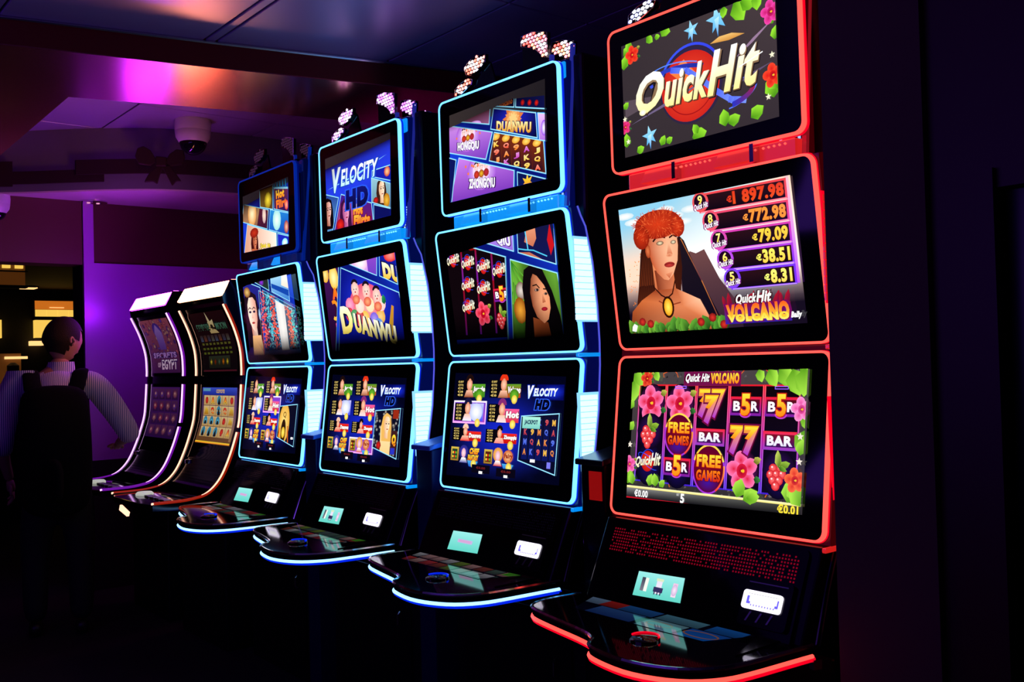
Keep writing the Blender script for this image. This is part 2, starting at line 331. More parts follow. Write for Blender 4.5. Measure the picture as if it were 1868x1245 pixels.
def art_red_top():
    a = Art([(-26.7, 4.3), (25.2, 5.1), (25.4, 36.5), (-26.7, 36.0)])
    a.grid(a.quad, lambda u, v: mix((52, 44, 48), (70, 58, 60), v * u), 6, 6)
    for k in range(5): a.poly([(-26, 17 - k * .4), (-10, 18 + k * .2), (-26, 19 + k * .3)], mix((60, 50, 55), (95, 80, 90), k / 5))
    a.disc(-2, 19.3, 10.8, 10.3, (30, 28, 120), (45, 36, 60), 40); a.arc(-2, 19.6, 10.6, 10.3, 20, 165, .7, (50, 60, 225), (60, 90, 240))
    a.disc(-2.2, 19, 9.9, 9.3, (235, 70, 40), (200, 35, 25), 44); a.arc(-2.2, 19, 8, 7.4, 200, 330, .3, (160, 20, 20))
    a.poly([(-9, 24), (-4, 26.5), (0, 22), (-3, 19)], (250, 110, 50), (255, 140, 70))
    a.arc(-6, 22, 12, 4.2, 60, 200, .3, (90, 140, 255), rot=-.12); a.arc(-5, 21.6, 11, 3.2, 50, 200, 1.2, (30, 40, 150), (60, 80, 220), rot=-.1)
    a.line([(-8, 24.5), (-3, 23.2), (1.5, 20), (6, 16), (11, 12.5), (15, 11.5)], 1.6, (70, 90, 235), (120, 150, 255))
    a.arc(12, 13.6, 7.2, 3, -110, 80, .35, (90, 120, 255), rot=.25); a.arc(12, 13.4, 6, 2.2, -100, 10, 1.4, (40, 50, 190), (190, 30, 40), rot=.2)
    for x0, y0, x1, y1, c in ((-24, 13, 6, 20, (110, 95, 130)), (12, 22, 25, 29.5, (150, 120, 150)), (9, 15, 24, 19, (95, 80, 110))):
        a.poly([(x0, y0), ((x0 + x1) / 2, (y0 + y1) / 2 - .5), (x1, y1), ((x0 + x1) / 2, (y0 + y1) / 2 + .5)], c)
    for dx, dy, c, c2, b in ((.5, -.6, (25, 18, 22), (25, 18, 22), .06), (.25, -.3, (120, 90, 60), (150, 120, 90), .05), (0, 0, (255, 236, 150), W_, .035)):
        a.text('Q', -21.8 + dx, 13.6 + dy, -11.2 + dx, 26 + dy, c, c2, b, .35)
        a.text('uick', -11.3 + dx, 15.2 + dy, 4.4 + dx, 25 + dy, c, c2, b, .35, None, 0, -.02)
        a.text('Hit', 3.4 + dx, 14.6 + dy, 20.3 + dx, 26.2 + dy, c, c2, b, .35, None, 0, .0)
    a.disc(-19.3, 15.6, 1.3, .9, W_, (255, 240, 180), 12); a.line([(14, 20), (21, 22)], .3, W_)
    a.poly([(5, 28.2), (11, 27.6), (16, 28), (12, 29.2), (8, 29.3)], (205, 140, 60), (240, 190, 110))
    for x, y, r in ((-1, 33.6, 2.6), (7.5, 34, 3.6), (-17, 8.7, 2.9)):
        a.star(x, y, r, (90, 180, 240), (170, 230, 255), 5, 100, .4); a.poly([(x - .8, y), (x + .2, y - r * 1.3), (x + .7, y + .5)], (60, 150, 235), (190, 240, 255))
    for x, y, r, an in ((-26, 33, 4, 30), (-26, 29, 4, 80), (-23.5, 33.5, 3.5, 100), (-17, 36, 3, -40), (-12, 36.5, 4, -20), (-14, 35, 2, 0), (-26.5, 18, 2.5, 40), (-26, 11, 2, 80), (-25.8, 7, 4, 90), (-22, 5, 3, 20), (-13, 5.2, 3, 60), (-11, 5.5, 2.5, 30), (-2, 5.2, 5, 10), (0, 6, 3, 120), (9, 6, 4.5, 95), (10, 6.5, 4, 20), (17, 6.5, 4.5, 30), (24, 10, 6, 95), (25.3, 12, 5, 120), (24.8, 24, 3.5, 80), (24.5, 28, 4, 110), (13, 36.5, 6, -60), (15, 36, 5, -20), (20, 36.5, 4, -90), (10, 36.5, 3, -100)):
        leaf(a, x, y, r, an, (150, 225, 50), (70, 140, 15))
    hibiscus(a, -22.5, 32.5, 2.6, (240, 70, 40), (220, 30, 20)); hibiscus(a, 24, 31, 3, (240, 70, 170), (200, 30, 110)); hibiscus(a, 24, 15.5, 3, (240, 70, 40), (220, 30, 20)); hibiscus(a, -26, 12.8, 2, (240, 60, 140), (210, 30, 90))
    for x, y in ((22.5, 10.5), (24, 20.5), (-25, 8.5), (-26, 15)): a.star(x, y, .9, (230, 225, 200), (250, 250, 210), 5)
    return a
def art_red_mid():
    a = Art([(-29.5, 4.8), (28.9, 5.1), (28.3, 40.8), (-29.2, 40.2)])
    def sky(u, v):
        d = math.hypot((u - .62) * 1.3, v - .55); c = mix((255, 255, 255), (255, 215, 190), min(1, d * d * 2.4)); c = mix(c, (140, 205, 235), max(0, min(1, (v - .55) * 2.2 * (1 - u) * 1.5)))
        return mix(c, (20, 12, 30), max(0, min(1, (.40 - v) * 4)))
    a.grid(a.quad, sky, 20, 20)
    for i in range(9): a.disc(-27 + i * 3, 38 - (i * 7 % 5), 3.5, 1, (255, 250, 245), (200, 225, 235), 10)
    a.poly([(-5, 26), (-2.9, 25.2), (0, 26), (4, 18), (10, 10), (10, 4), (-9, 4), (-9, 20)], (40, 25, 45), (110, 70, 70))
    a.poly([(-8.5, 31), (-6.5, 29), (-3, 20), (2, 10), (5, 4), (-9, 4)], (12, 8, 25), (30, 20, 30)); a.line([(-7.5, 29.5), (-2, 18), (3.5, 5)], .25, (210, 120, 50), (90, 40, 60))
    for k in range(60):
        x, y = random.uniform(-28, -20), random.uniform(9, 27); a.rect(x, y, x + .25, y + .25, ORG)
    # hair, neck, shoulders
    a.poly([(-20, 33), (-22.5, 27), (-24.5, 18), (-27, 9), (-14, 9), (-10, 12), (-8, 22), (-8, 30)], (75, 28, 14), (45, 16, 12))
    for k in range(12): a.line([(-20.5 + k * .5, 30), (-24 + k * .7, 18), (-26 + k * .8, 8)], .18, (30, 10, 8), (130, 55, 25))
    a.poly([(-18.5, 24), (-18.5, 16), (-24, 14), (-28, 11), (-29, 4), (0, 4), (-.7, 8.7), (-3, 13), (-8, 15.2), (-11, 16.5), (-11.2, 21)], (150, 50, 20), (235, 140, 90))
    a.tri([(-18, 22), (-17.5, 15), (-12, 15), (-11.5, 21)], [(120, 45, 25), (130, 50, 25), (215, 120, 80), (200, 110, 75)])
    S_ = [(-18.5, 16.5), (-24, 14), (-28, 11), (-29, 7), (-29, 4), (-20, 4), (-10, 4), (0, 4), (-.3, 6.5), (-.7, 8.7), (-3, 13), (-8, 15.2), (-11, 16.5)]
    sc_ = [(150, 60, 30), (205, 105, 55), (165, 75, 35), (120, 50, 25), (100, 40, 20), (120, 45, 22), (150, 65, 35), (165, 75, 40), (200, 100, 60), (235, 150, 105), (255, 190, 150), (240, 155, 110), (190, 95, 55)]; a.up()
    for k in range(len(S_)): a._emit([(-9, 11.5), S_[k], S_[(k + 1) % len(S_)]], [(222, 128, 82), sc_[k], sc_[(k + 1) % len(S_)]])
    a.line([(-17.5, 13.4), (-14.5, 11.9), (-10, 12.6)], .35, (150, 62, 35))
    F = [(-19.3, 32), (-19.6, 28), (-18.6, 24), (-17, 21.2), (-14.8, 19.2), (-13.2, 18.9), (-11.2, 20.5), (-9.3, 24), (-8.6, 28), (-8.7, 32), (-12, 33.5), (-16, 33.5)]
    a.up(); c = (-12.5, 27)
    for i in range(len(F)):
        j = (i + 1) % len(F); g = lambda p: mix((245, 170, 130), (190, 80, 40), max(0, min(1, (-12 - p[0]) / 7)))
        a._emit([c, F[i], F[j]], [(250, 185, 145), g(F[i]), g(F[j])])
    a.disc(-19.6, 27.5, 1, 2, (225, 120, 70), (160, 60, 30), 10)
    a.poly([(-19.5, 31), (-16, 33.2), (-12, 33.6), (-8.6, 31.6), (-8.7, 34), (-19.6, 34)], (25, 8, 10))
    a.line([(-17.2, 30.0), (-16, 30.9), (-14.4, 31), (-13, 30.6)], .5, (25, 8, 10)); a.line([(-11.2, 30.4), (-10, 30.9), (-8.9, 30.4)], .45, (25, 8, 10))
    a.disc(-14.9, 29.2, 1.35, .6, (255, 235, 190), (90, 40, 20), 12); a.disc(-10.1, 29.0, 1.0, .55, (255, 240, 200), (90, 40, 20), 12)
    a.tri([(-11.8, 29.5), (-10.8, 25.8), (-12.9, 25.6)], [(250, 190, 150), (215, 120, 80), (200, 105, 70)]); a.disc(-12, 25.6, 1.2, .5, (205, 110, 75), (240, 165, 125), 10)
    a.disc(-12.3, 23.1, 1.9, .75, (205, 60, 55), (150, 35, 35), 14); a.line([(-14, 23.2), (-12.4, 23.4), (-10.6, 23.1)], .15, (80, 15, 15)); a.tri([(-14, 20.6), (-11.2, 21.2), (-12.8, 19.4)], [(225, 130, 90), (240, 160, 120), (190, 90, 55)])
    # fur hat
    a.disc(-15, 34.4, 8.4, 3.9, (215, 60, 25), (150, 30, 15), 30)
    a.disc(-21.5, 31.5, 3, 3.4, (200, 50, 20), (140, 28, 12), 16); a.disc(-8, 33, 2.4, 2.8, (215, 60, 25), (150, 30, 15), 14)
    for k in range(260):
        t = random.uniform(0, 2 * math.pi); r = math.sqrt(random.random()); x, y = -15 + 8.6 * r * math.cos(t), 34.2 + 4 * r * math.sin(t)
        if y < 31.5 and -19 < x < -8: continue
        an = t + random.uniform(-.6, .6); L = random.uniform(.7, 1.5)
        a.line([(x, y), (x + L * math.cos(an), y + L * math.sin(an))], .16, (190, 45, 18), mix((255, 120, 60), (180, 40, 20), random.random()))
    a.line([(-18.5, 17.5), (-16, 15), (-14, 14), (-12, 15.2), (-10.6, 18.5)], .4, (50, 15, 10)); a.disc(-14, 11.6, 2.1, 3, (70, 25, 10), (40, 12, 5), 18); a.disc(-14, 11.6, 1.5, 2.4, (255, 235, 90), (230, 150, 20), 16)
    for k in range(34):
        x = -29 + k * 1.05; leaf(a, x, 4.2 + random.uniform(-.5, .8), random.uniform(2.5, 4.6), random.uniform(50, 130), mix((70, 140, 45), (130, 190, 60), random.random()), (20, 60, 15))
    for x, y in ((-24, 8), (-21, 7.3), (-3, 7), (1, 8), (4.5, 6)): a.disc(x, y, 1.3, 1.2, (215, 50, 40), (120, 20, 20), 8)
    a.poly([(-28.3, 5.6), (-26.8, 5.3), (-26, 7), (-27.2, 7.6), (-28, 6.8)], W_)
    # jackpot ladder
    vals = ['€1 897.98', '€772.98', '€79.09', '€38.51', '€8.31']; top = [40.3, 35.1, 29.9, 24.8, 19.7]
    xl = [.5, 3.2, 5.2, 6.6, 8.2]; bc = [(235, 70, 75), (235, 70, 100), (215, 60, 170), (180, 60, 225), (120, 50, 240)]; tc = [(225, 55, 30), (255, 150, 60), (255, 215, 70), (255, 240, 100), (245, 250, 120)]
    tx = [9.6, 14.0, 16.2, 16.8, 18.6]; right = [28.1, 28.1, 28.2, 28.3, 28.4]
    a.rect(27.3, 15, 28.6, 40.6, (180, 80, 255), (255, 190, 200))
    for i in range(5):
        y1 = top[i]; y0 = y1 - 5; nb = bc[min(4, i + 1)]
        a.rect(xl[i], y0, right[i] - .5, y1, nb, bc[i]); a.rect(xl[i] + .7, y0 + .45, right[i] - 1.1, y1 - .55, (14, 6, 18), (40, 14, 22))
        a.line([(xl[i] + .5, y0 + .2), (right[i] - .8, y0 + .2)], .22, mix(bc[i], (255, 225, 235), .6))
        s_ = vals[i]; x0 = tx[i]; x1 = 26.7
        a.text(s_[0], x0, y0 + 1.5, x0 + 1.6, y0 + 3.2, tc[i], None, .05)
        a.text(s_[1:], x0 + 1.9, y0 + .8, x1, y0 + 4.2, mix(tc[i], ORG, .3), tc[i], .05, 0, (70, 20, 10), .02)
        bx, by = xl[i] + .6, y0 + 2.9
        a.disc(bx, by, 2.7, 2.6, mix(bc[i], W_, .35), bc[i], 18); a.disc(bx - .1, by + .1, 2.0, 2.0, (50, 10, 40), (20, 5, 30), 18)
        a.text('98765'[i], bx - .8, by - .6, bx + .7, by + 1.7, YEL, (255, 245, 160), .03); a.text('Quick Hit', bx - 2.3, by - 2.2, bx + 2.4, by - .5, W_, None, .03, .3, (120, 30, 120), .05, .1)
    # logo
    for k in range(16): leaf(a, 6 + k * 1.2, 9 + random.random(), random.uniform(2.5, 5), random.uniform(60, 120), (170, 20, 40), (90, 10, 60), .18)
    a.rect(5.2, 6, 25.4, 10.8, (50, 30, 160), (120, 15, 60))
    a.text('Quick', 9.2, 10.6, 15.8, 13.4, (255, 250, 235), W_, .04, .35, (50, 10, 20), .05, .02); a.text('Hit', 15.4, 10.9, 20.2, 14, (255, 250, 235), W_, .04, .35, (50, 10, 20), .05)
    a.text('VOLCANO', 5.8, 6.4, 24.9, 11.0, YEL, (255, 90, 30), .07, 0, (110, 10, 90), .05)
    a.text('VOLCANO', 6.0, 6.4, 24.7, 8.4, (255, 235, 110), (255, 210, 60), .05, 0)
    a.text('Bally', 25.2, 6.3, 28.4, 8.2, W_, None, .06, .3)
    return a
def art_red_low():
    a = Art([(-28.2, 5.1), (28.8, 6.1), (29.3, 40.8), (-28.6, 40.3)])
    a.rect(-29, 4, 30, 41, (45, 40, 45), (70, 62, 65))
    for k in range(120):
        x, y = random.uniform(-28, 29), random.choice((random.uniform(37, 41), random.uniform(8, 10.5))); a.poly([(x, y), (x + .9, y + .2), (x + .5, y + .8)], mix((30, 28, 32), (120, 110, 110), random.random()))
    for k in range(26):
        x = random.uniform(-27, 28); y = random.choice((39, 9.3)); a.line([(x, y), (x + random.uniform(-1, 1), y + 1), (x + random.uniform(-1.5, 1.5), y + 1.6)], .18, ORG, REDC)
    xs = [-26.1, -15.7, -5.1, 5.9, 16.7, 27.3]
    for i in range(5):
        x0, x1 = xs[i], xs[i + 1]; a.rect(x0, 10, x1, 37, (60, 30, 200), (225, 25, 40)); a.rect(x0 + .5, 10.4, x1 - .5, 36.6, (8, 5, 28), (14, 4, 8))
        a.rect(x0 + .22, 10.2, x0 + .38, 36.8, (150, 110, 255), (255, 120, 110)); a.rect(x1 - .38, 10.2, x1 - .22, 36.8, (150, 110, 255), (255, 120, 110))
        a.disc((x0 + x1) / 2, 15, 4.6, 6, (25, 12, 90), (9, 5, 24), 20)
    cx = [(-26.1 - 15.7) / 2, -10.4, .4, 11.3, 22.0]
    for x, y in ((cx[0], 31.8), (cx[1], 31.8), (cx[3], 15.2)): a.disc(x, y, 5, 5.4, (120, 30, 120), (12, 5, 20), 20); hibiscus(a, x - .3, y, 4.9)
    for x, y in ((cx[0], 24), (cx[4], 16)): a.disc(x, y, 4.8, 5, (50, 15, 90), (12, 5, 24), 20); berry(a, x - .3, y, 4.4)
    hit_logo(a, cx[0] - 4.7, 13.4, cx[0] + 4.6, 18); free_games(a, cx[1], 23.4, 4.8, 5.6); free_games(a, cx[2], 14.9, 5.1, 6.2)
    bar5(a, cx[3], 31.5, 9.6, 4.8); bar5(a, cx[4], 31.5, 9.6, 4.8); bar5(a, cx[1], 14.8, 9.4, 4.8)
    barsym(a, cx[2], 23.2, 9.6, 4.4); barsym(a, cx[4], 23.2, 9.8, 4.6); sevens(a, cx[2], 31.2, 3, 8.4); sevens(a, cx[3], 23.2, 2, 8.2)
    for x in (cx[1], cx[4]): a.frame(x - 2, 35.8, x + 2, 36.6, .2, (150, 100, 255))
    a.rect(-9.4, 36.6, 9.6, 40.4, (110, 15, 70)); a.text('Quick Hit', -8.8, 37.3, -.6, 39.9, W_, None, .04, .35, (60, 5, 20), .04); a.text('VOLCANO', -.2, 37.2, 9, 40, ORG, YEL, .06, 0, (130, 10, 60), .05)
    a.rect(-29, 8.0, 30, 8.6, (240, 225, 120), (255, 245, 190)); a.grid([(-28.5, 5), (29.5, 5), (29.5, 8.0), (-28.5, 8.0)], lambda u, v: mix((6, 5, 10), mix((150, 150, 150), (60, 62, 55), u), v * .9), 10, 4)
    a.rect(-28.5, 5, 29.5, 5.5, (190, 15, 35))
    for x, y, r, an in ((-28, 40, 5, -40), (-28, 38, 6, -85), (-25, 40, 4, -20), (-20, 40.5, 3, -60), (-28.5, 30, 3, 80), (-28.5, 24, 3, 60), (-28.3, 13, 3, 80), (-28, 9, 4.5, 80), (-26, 9, 3.5, 110), (-20, 9, 3.5, 75), (-17.5, 9, 3.6, 100), (-16, 9, 2.6, 50), (10, 8.5, 5, 75), (12, 8, 5, 30), (13, 8.6, 4, 10), (25, 8.5, 6, 75), (27, 9, 5, 100), (29, 8, 6, 120), (29, 30, 4, -80), (29, 26, 6, -100), (28, 20, 4, 80), (15, 40.8, 3.5, -70), (18, 40.8, 5, -60), (21, 40.8, 6, -40), (25, 40.8, 7, -70), (27, 41, 6, -30), (28.5, 41, 7, -90)):
        leaf(a, x, y, r, an, (165, 225, 70), (85, 150, 25))
    hibiscus(a, -22.8, 38.6, 2.3, (235, 80, 50), (190, 30, 20)); hibiscus(a, 28, 31, 3, (255, 150, 210), (225, 80, 160)); hibiscus(a, -27.6, 14.5, 2.4, (250, 120, 190), (220, 60, 140)); hibiscus(a, 27, 14, 3, (245, 110, 60), (215, 50, 30))
    for x, y in ((28, 24.5), (28, 18.5), (-27.8, 20)): a.star(x, y, 1, (235, 225, 210), None)
    a.text('€0.00', -25, 5.7, -20, 7.7, W_, None, .03); a.text('5', -8.3, 5.4, -6.9, 7.9, W_, None, .04); a.text('BET', -9.6, 7.2, -8.6, 7.8, (200, 200, 200)); a.text('€0.01', 22.4, 5.9, 28.3, 8.1, YEL, None, .04)
    return a
TILE = (95, 190, 235)
def tile(a, q, fn):
    """one slanted tile of the promotional wall: bright border, picture clipped inside"""
    for i in range(4): a.line([q[i], q[(i + 1) % 4]], .55, TILE)
    a.clips.append(q); fn(a); a.clips.pop(); 
    for i in range(4): a.line([q[i], q[(i + 1) % 4]], .25, (170, 235, 255))
def dragon_boys(a, x, y, s_, bg, word, wc=(240, 235, 255), oc=(60, 20, 90)):
    a.disc(x, y + .4 * s_, s_ * 1.5, s_ * 1.2, (250, 215, 255), bg, 20)
    a.disc(x, y + .5 * s_, s_ * .9, s_ * .75, (250, 245, 255), (235, 200, 245), 24)
    for i, dx in enumerate((-.5, 0, .5)):
        a.disc(x + dx * s_, y + .75 * s_, .24 * s_, .28 * s_, (255, 225, 215), (240, 190, 190), 12); a.arc(x + dx * s_, y + .85 * s_, .2 * s_, .16 * s_, 20, 160, .1 * s_, (20, 10, 30)); a.disc(x + dx * s_ - .08 * s_, y + .75 * s_, .035 * s_, .04 * s_, (20, 10, 30), None, 6); a.disc(x + dx * s_ + .08 * s_, y + .75 * s_, .035 * s_, .04 * s_, (20, 10, 30), None, 6)
        a.disc(x + dx * s_, y + .25 * s_, .28 * s_, .26 * s_, [(225, 60, 40), (240, 190, 40), (190, 40, 60)][i], (150, 40, 30), 10)
    for k in range(8): a.disc(x + random.uniform(-1.7, 1.7) * s_, y + random.uniform(.1, 1.3) * s_, .1 * s_, .1 * s_, (255, 160, 60), (230, 80, 60), 6)
    a.text(word, x - 1.35 * s_, y - .62 * s_, x + 1.35 * s_, y + .12 * s_, wc, W_, .06, .1, oc, .05, -.12)
def reelbox(a, x0, y0, x1, y1, sl=-.17):
    n = 5; w_ = (x1 - x0) / n; f = lambda x: (x - x0) * sl
    cols = [(255, 190, 50), (255, 90, 60), (240, 120, 30), (200, 70, 190), (255, 210, 90)]
    for i in range(n):
        cx = x0 + (i + .5) * w_; o = f(cx); a.poly([(cx - w_ * .46, y0 + o), (cx + w_ * .46, y0 + o), (cx + w_ * .46, y1 + o), (cx - w_ * .46, y1 + o)], (40, 15, 30), (120, 40, 15))
        a.disc(cx, y1 + o - .9, w_ * .4, 1.2, (255, 225, 110), (225, 150, 40), 12)
        for j, ch in enumerate(['KQ', '10K', '9Q', 'JQ', 'K8'][i]): pass
        for j in range(3):
            y = y1 + o - 3.4 - j * 2.7; ch = ('K10', '10K', '9AQ', 'Q9A', 'KQQ')[i]
            a.text('KQ9AJ'[(i + j * 2) % 5], cx - w_ * .28, y - .9, cx + w_ * .28, y + .9, cols[(i + j) % 5], mix(cols[(i + j) % 5], W_, .4), .05, 0, (60, 10, 10), .03)
def gloss_fade_top(a):
    a.fade = lambda x, y: 1
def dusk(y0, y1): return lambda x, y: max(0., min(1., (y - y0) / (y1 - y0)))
def top_dark(slope, y_l, w_=6.):
    """fades the upper display out in a dark wedge at the top left"""
    return lambda x, y: max(.03, min(1., ((y_l + (x + 26) * slope) - y) / w_))
BGW = lambda u, v: mix((8, 20, 110), (20, 60, 215), .5 + .5 * math.sin(u * 5 + v * 3))
def art_blue_top_a():
    q = [(-26.5, 4.7), (24.9, 4.8), (25.8, 36.4), (-25.6, 35.5)]; a = Art(q)
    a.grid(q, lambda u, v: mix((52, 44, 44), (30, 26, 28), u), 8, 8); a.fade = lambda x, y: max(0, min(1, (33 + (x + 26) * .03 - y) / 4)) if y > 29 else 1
    a.clips.append([(-27, 0), (26, 0), (26, 31), (10, 33.5), (-27, 31)])
    a.grid([(-26.5, 4.7), (25, 4.7), (25, 26), (-26.5, 34)], BGW, 8, 8)
    tile(a, [(-2.3, 26.1), (21.2, 18.6), (20.8, 26.6), (-.4, 32.6)], lambda a: (a.grid([(-4, 17), (22, 17), (22, 33), (-4, 33)], lambda u, v: mix((10, 15, 90), (30, 40, 210), 1 - 2 * math.hypot(u - .5, v - .6)), 6, 6), [a.star(9.5, 27, 5.5 - k, mix((220, 120, 60), (255, 230, 150), k / 4), None, 9, 90 + k * 20, .6) for k in range(4)], a.text('DUANWU', .6, 24.6, 18.6, 28.2, (225, 150, 40), (255, 240, 170), .06, .12, (40, 20, 60), .05, -.22)))
    tile(a, [(-3.6, 15.6), (24.8, 6.6), (24.2, 17), (-.4, 24.5)], lambda a: (a.rect(-5, 4, 26, 26, (70, 20, 20), (120, 50, 20)), reelbox(a, -2.2, 14.6, 23.6, 24.6, -.29)))
    tile(a, [(-26.5, 22.4), (-5.4, 16.4), (-1.4, 24.8), (-26.5, 32)], lambda a: (a.grid([(-28, 15), (0, 15), (0, 33), (-28, 33)], lambda u, v: mix((110, 50, 180), (220, 150, 240), v), 5, 5), dragon_boys(a, -15, 24.4, 4.6, (170, 90, 215), 'HONGQIU')))
    tile(a, [(-27, 3), (8.7, 2), (9.4, 10), (-20.5, 19.4)], lambda a: (a.grid([(-28, 2), (10, 2), (10, 20), (-28, 20)], lambda u, v: mix((110, 45, 175), (205, 130, 235), v), 5, 5), dragon_boys(a, -8, 10.6, 5.4, (165, 90, 215), 'ZHONGQIU')))
    tile(a, [(11, 0), (26, 0), (26, 4.4), (11.1, 9.2)], lambda a: (a.rect(10, 0, 26, 10, (10, 20, 80)), a.star(16, 5, 3, ORG, YEL, 7)))
    tile(a, [(-28, 3), (-26, 3), (-22.2, 19), (-28, 21)], lambda a: a.rect(-28, 0, -20, 22, (10, 20, 90)))
    tile(a, [(22.6, 17.6), (27, 16.4), (27, 25), (22.2, 26.2)], lambda a: (a.rect(22, 15, 27, 27, (160, 90, 210), (240, 200, 250)), a.disc(25, 21, 1.5, 2.5, W_, PUR)))
    tile(a, [(-20, 32.2), (-2.8, 27.8), (-1.8, 34), (-20, 36)], lambda a: (a.rect(-21, 27, 0, 36, (150, 90, 140), (80, 30, 20)), a.disc(-11, 29, 4, 1.5, W_, (200, 130, 220))))
    tile(a, [(11.5, 30.5), (27, 26.6), (27, 36), (12, 35.5)], lambda a: (a.rect(11, 26, 27, 36, (12, 16, 70)), [a.disc(15 + 3.4 * k, 31.2 - .8 * k, 1, 1, REDC, (120, 10, 10), 8) for k in range(3)], a.text('QUICK HIT', 13, 33, 25, 34, (200, 190, 190))))
    tile(a, [(-1, 33.6), (10.6, 30.7), (11, 35.5), (-1, 36)], lambda a: (a.rect(-2, 30, 12, 36, (14, 10, 40)), a.text('Volcano', 3, 32, 10, 34, (190, 90, 20), None, .03, .2)))
    return a
def art_blue_top_b():
    q = [(-26.4, 4.6), (24.4, 4.8), (25.9, 36.5), (-26.6, 35.5)]; a = Art(q)
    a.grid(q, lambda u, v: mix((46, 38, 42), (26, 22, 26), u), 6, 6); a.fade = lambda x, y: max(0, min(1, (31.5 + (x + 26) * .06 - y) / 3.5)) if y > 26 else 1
    a.grid([(-27, 3), (27, 3), (27, 34), (-27, 31)], lambda u, v: mix((14, 30, 150), (35, 60, 225), math.exp(-8 * (v - .55 - .15 * u) ** 2)), 12, 12)
    tile(a, [(-27, 3), (-22, 4), (-16, 17.5), (-27, 20.4)], lambda a: (a.rect(-27, 3, -15, 21, (90, 150, 200), (30, 60, 150)), lady(a, -25, 13, 8, (230, 180, 170))))
    tile(a, [(-22, 0), (12, 0), (10.5, 11.5), (-13.5, 18.5)], lambda a: (a.rect(-22, 0, 12, 20, (130, 25, 90), (50, 25, 150)), a.disc(-10, 8, 9, 8, (250, 120, 150), (90, 20, 120), 20), lady(a, -10, 10.5, 8.5, (235, 150, 190), (150, 50, 120), (60, 15, 60)), a.text('Hot', -4, 8.5, 3.5, 13, (255, 120, 40), YEL, .08, .1, (130, 10, 20), .05, -.05), a.text('Flirts', -4, 4, 9, 8.5, (255, 90, 30), (255, 190, 60), .07, .1, (120, 10, 20), .05, -.05), a.disc(-15, 6, 3.2, 2.6, (240, 40, 30), (160, 10, 20), 12)))
    tile(a, [(10.9, 11.8), (24.7, 7.7), (24.9, 17), (11.2, 21.3)], lambda a: (a.grid([(10, 7), (26, 7), (26, 22), (10, 22)], lambda u, v: mix((90, 130, 140), (150, 200, 220), v), 4, 4), lady(a, 18.6, 15.5, 6.6, (255, 225, 195), (215, 160, 120), (60, 30, 20)), a.disc(14, 12, 2, 1.4, REDC, (120, 20, 20), 8), a.disc(22, 11, 2.4, 2.8, (240, 190, 60), (180, 110, 20), 10)))
    tile(a, [(11.8, 21.8), (26, 17.9), (26, 24), (12, 24)], lambda a: (a.rect(11, 17, 26, 25, (18, 30, 170)), a.disc(23, 22, 2.2, 2, (255, 200, 150), (200, 60, 30), 10)))
    tile(a, [(12.2, 3), (26, 2), (26, 7), (12.4, 10.6)], lambda a: a.rect(12, 2, 27, 11, (10, 16, 90)))
    a.poly([(-25, 22), (0, 24.2), (23, 28.6), (0, 25)], (150, 225, 255))
    a.text('V', -20.6, 19.8, -13, 30, (190, 240, 255), W_, .05, .25, (20, 60, 190), .05); a.text('ELOCITY', -13.4, 21.6, 16.8, 28.6, (190, 240, 255), W_, .03, .25, (20, 60, 190), .05, .0)
    a.text('HD', -9.8, 11.4, 8.4, 19.4, (8, 10, 60), (14, 18, 110), .08, .05, (40, 90, 240), .05)
    return a
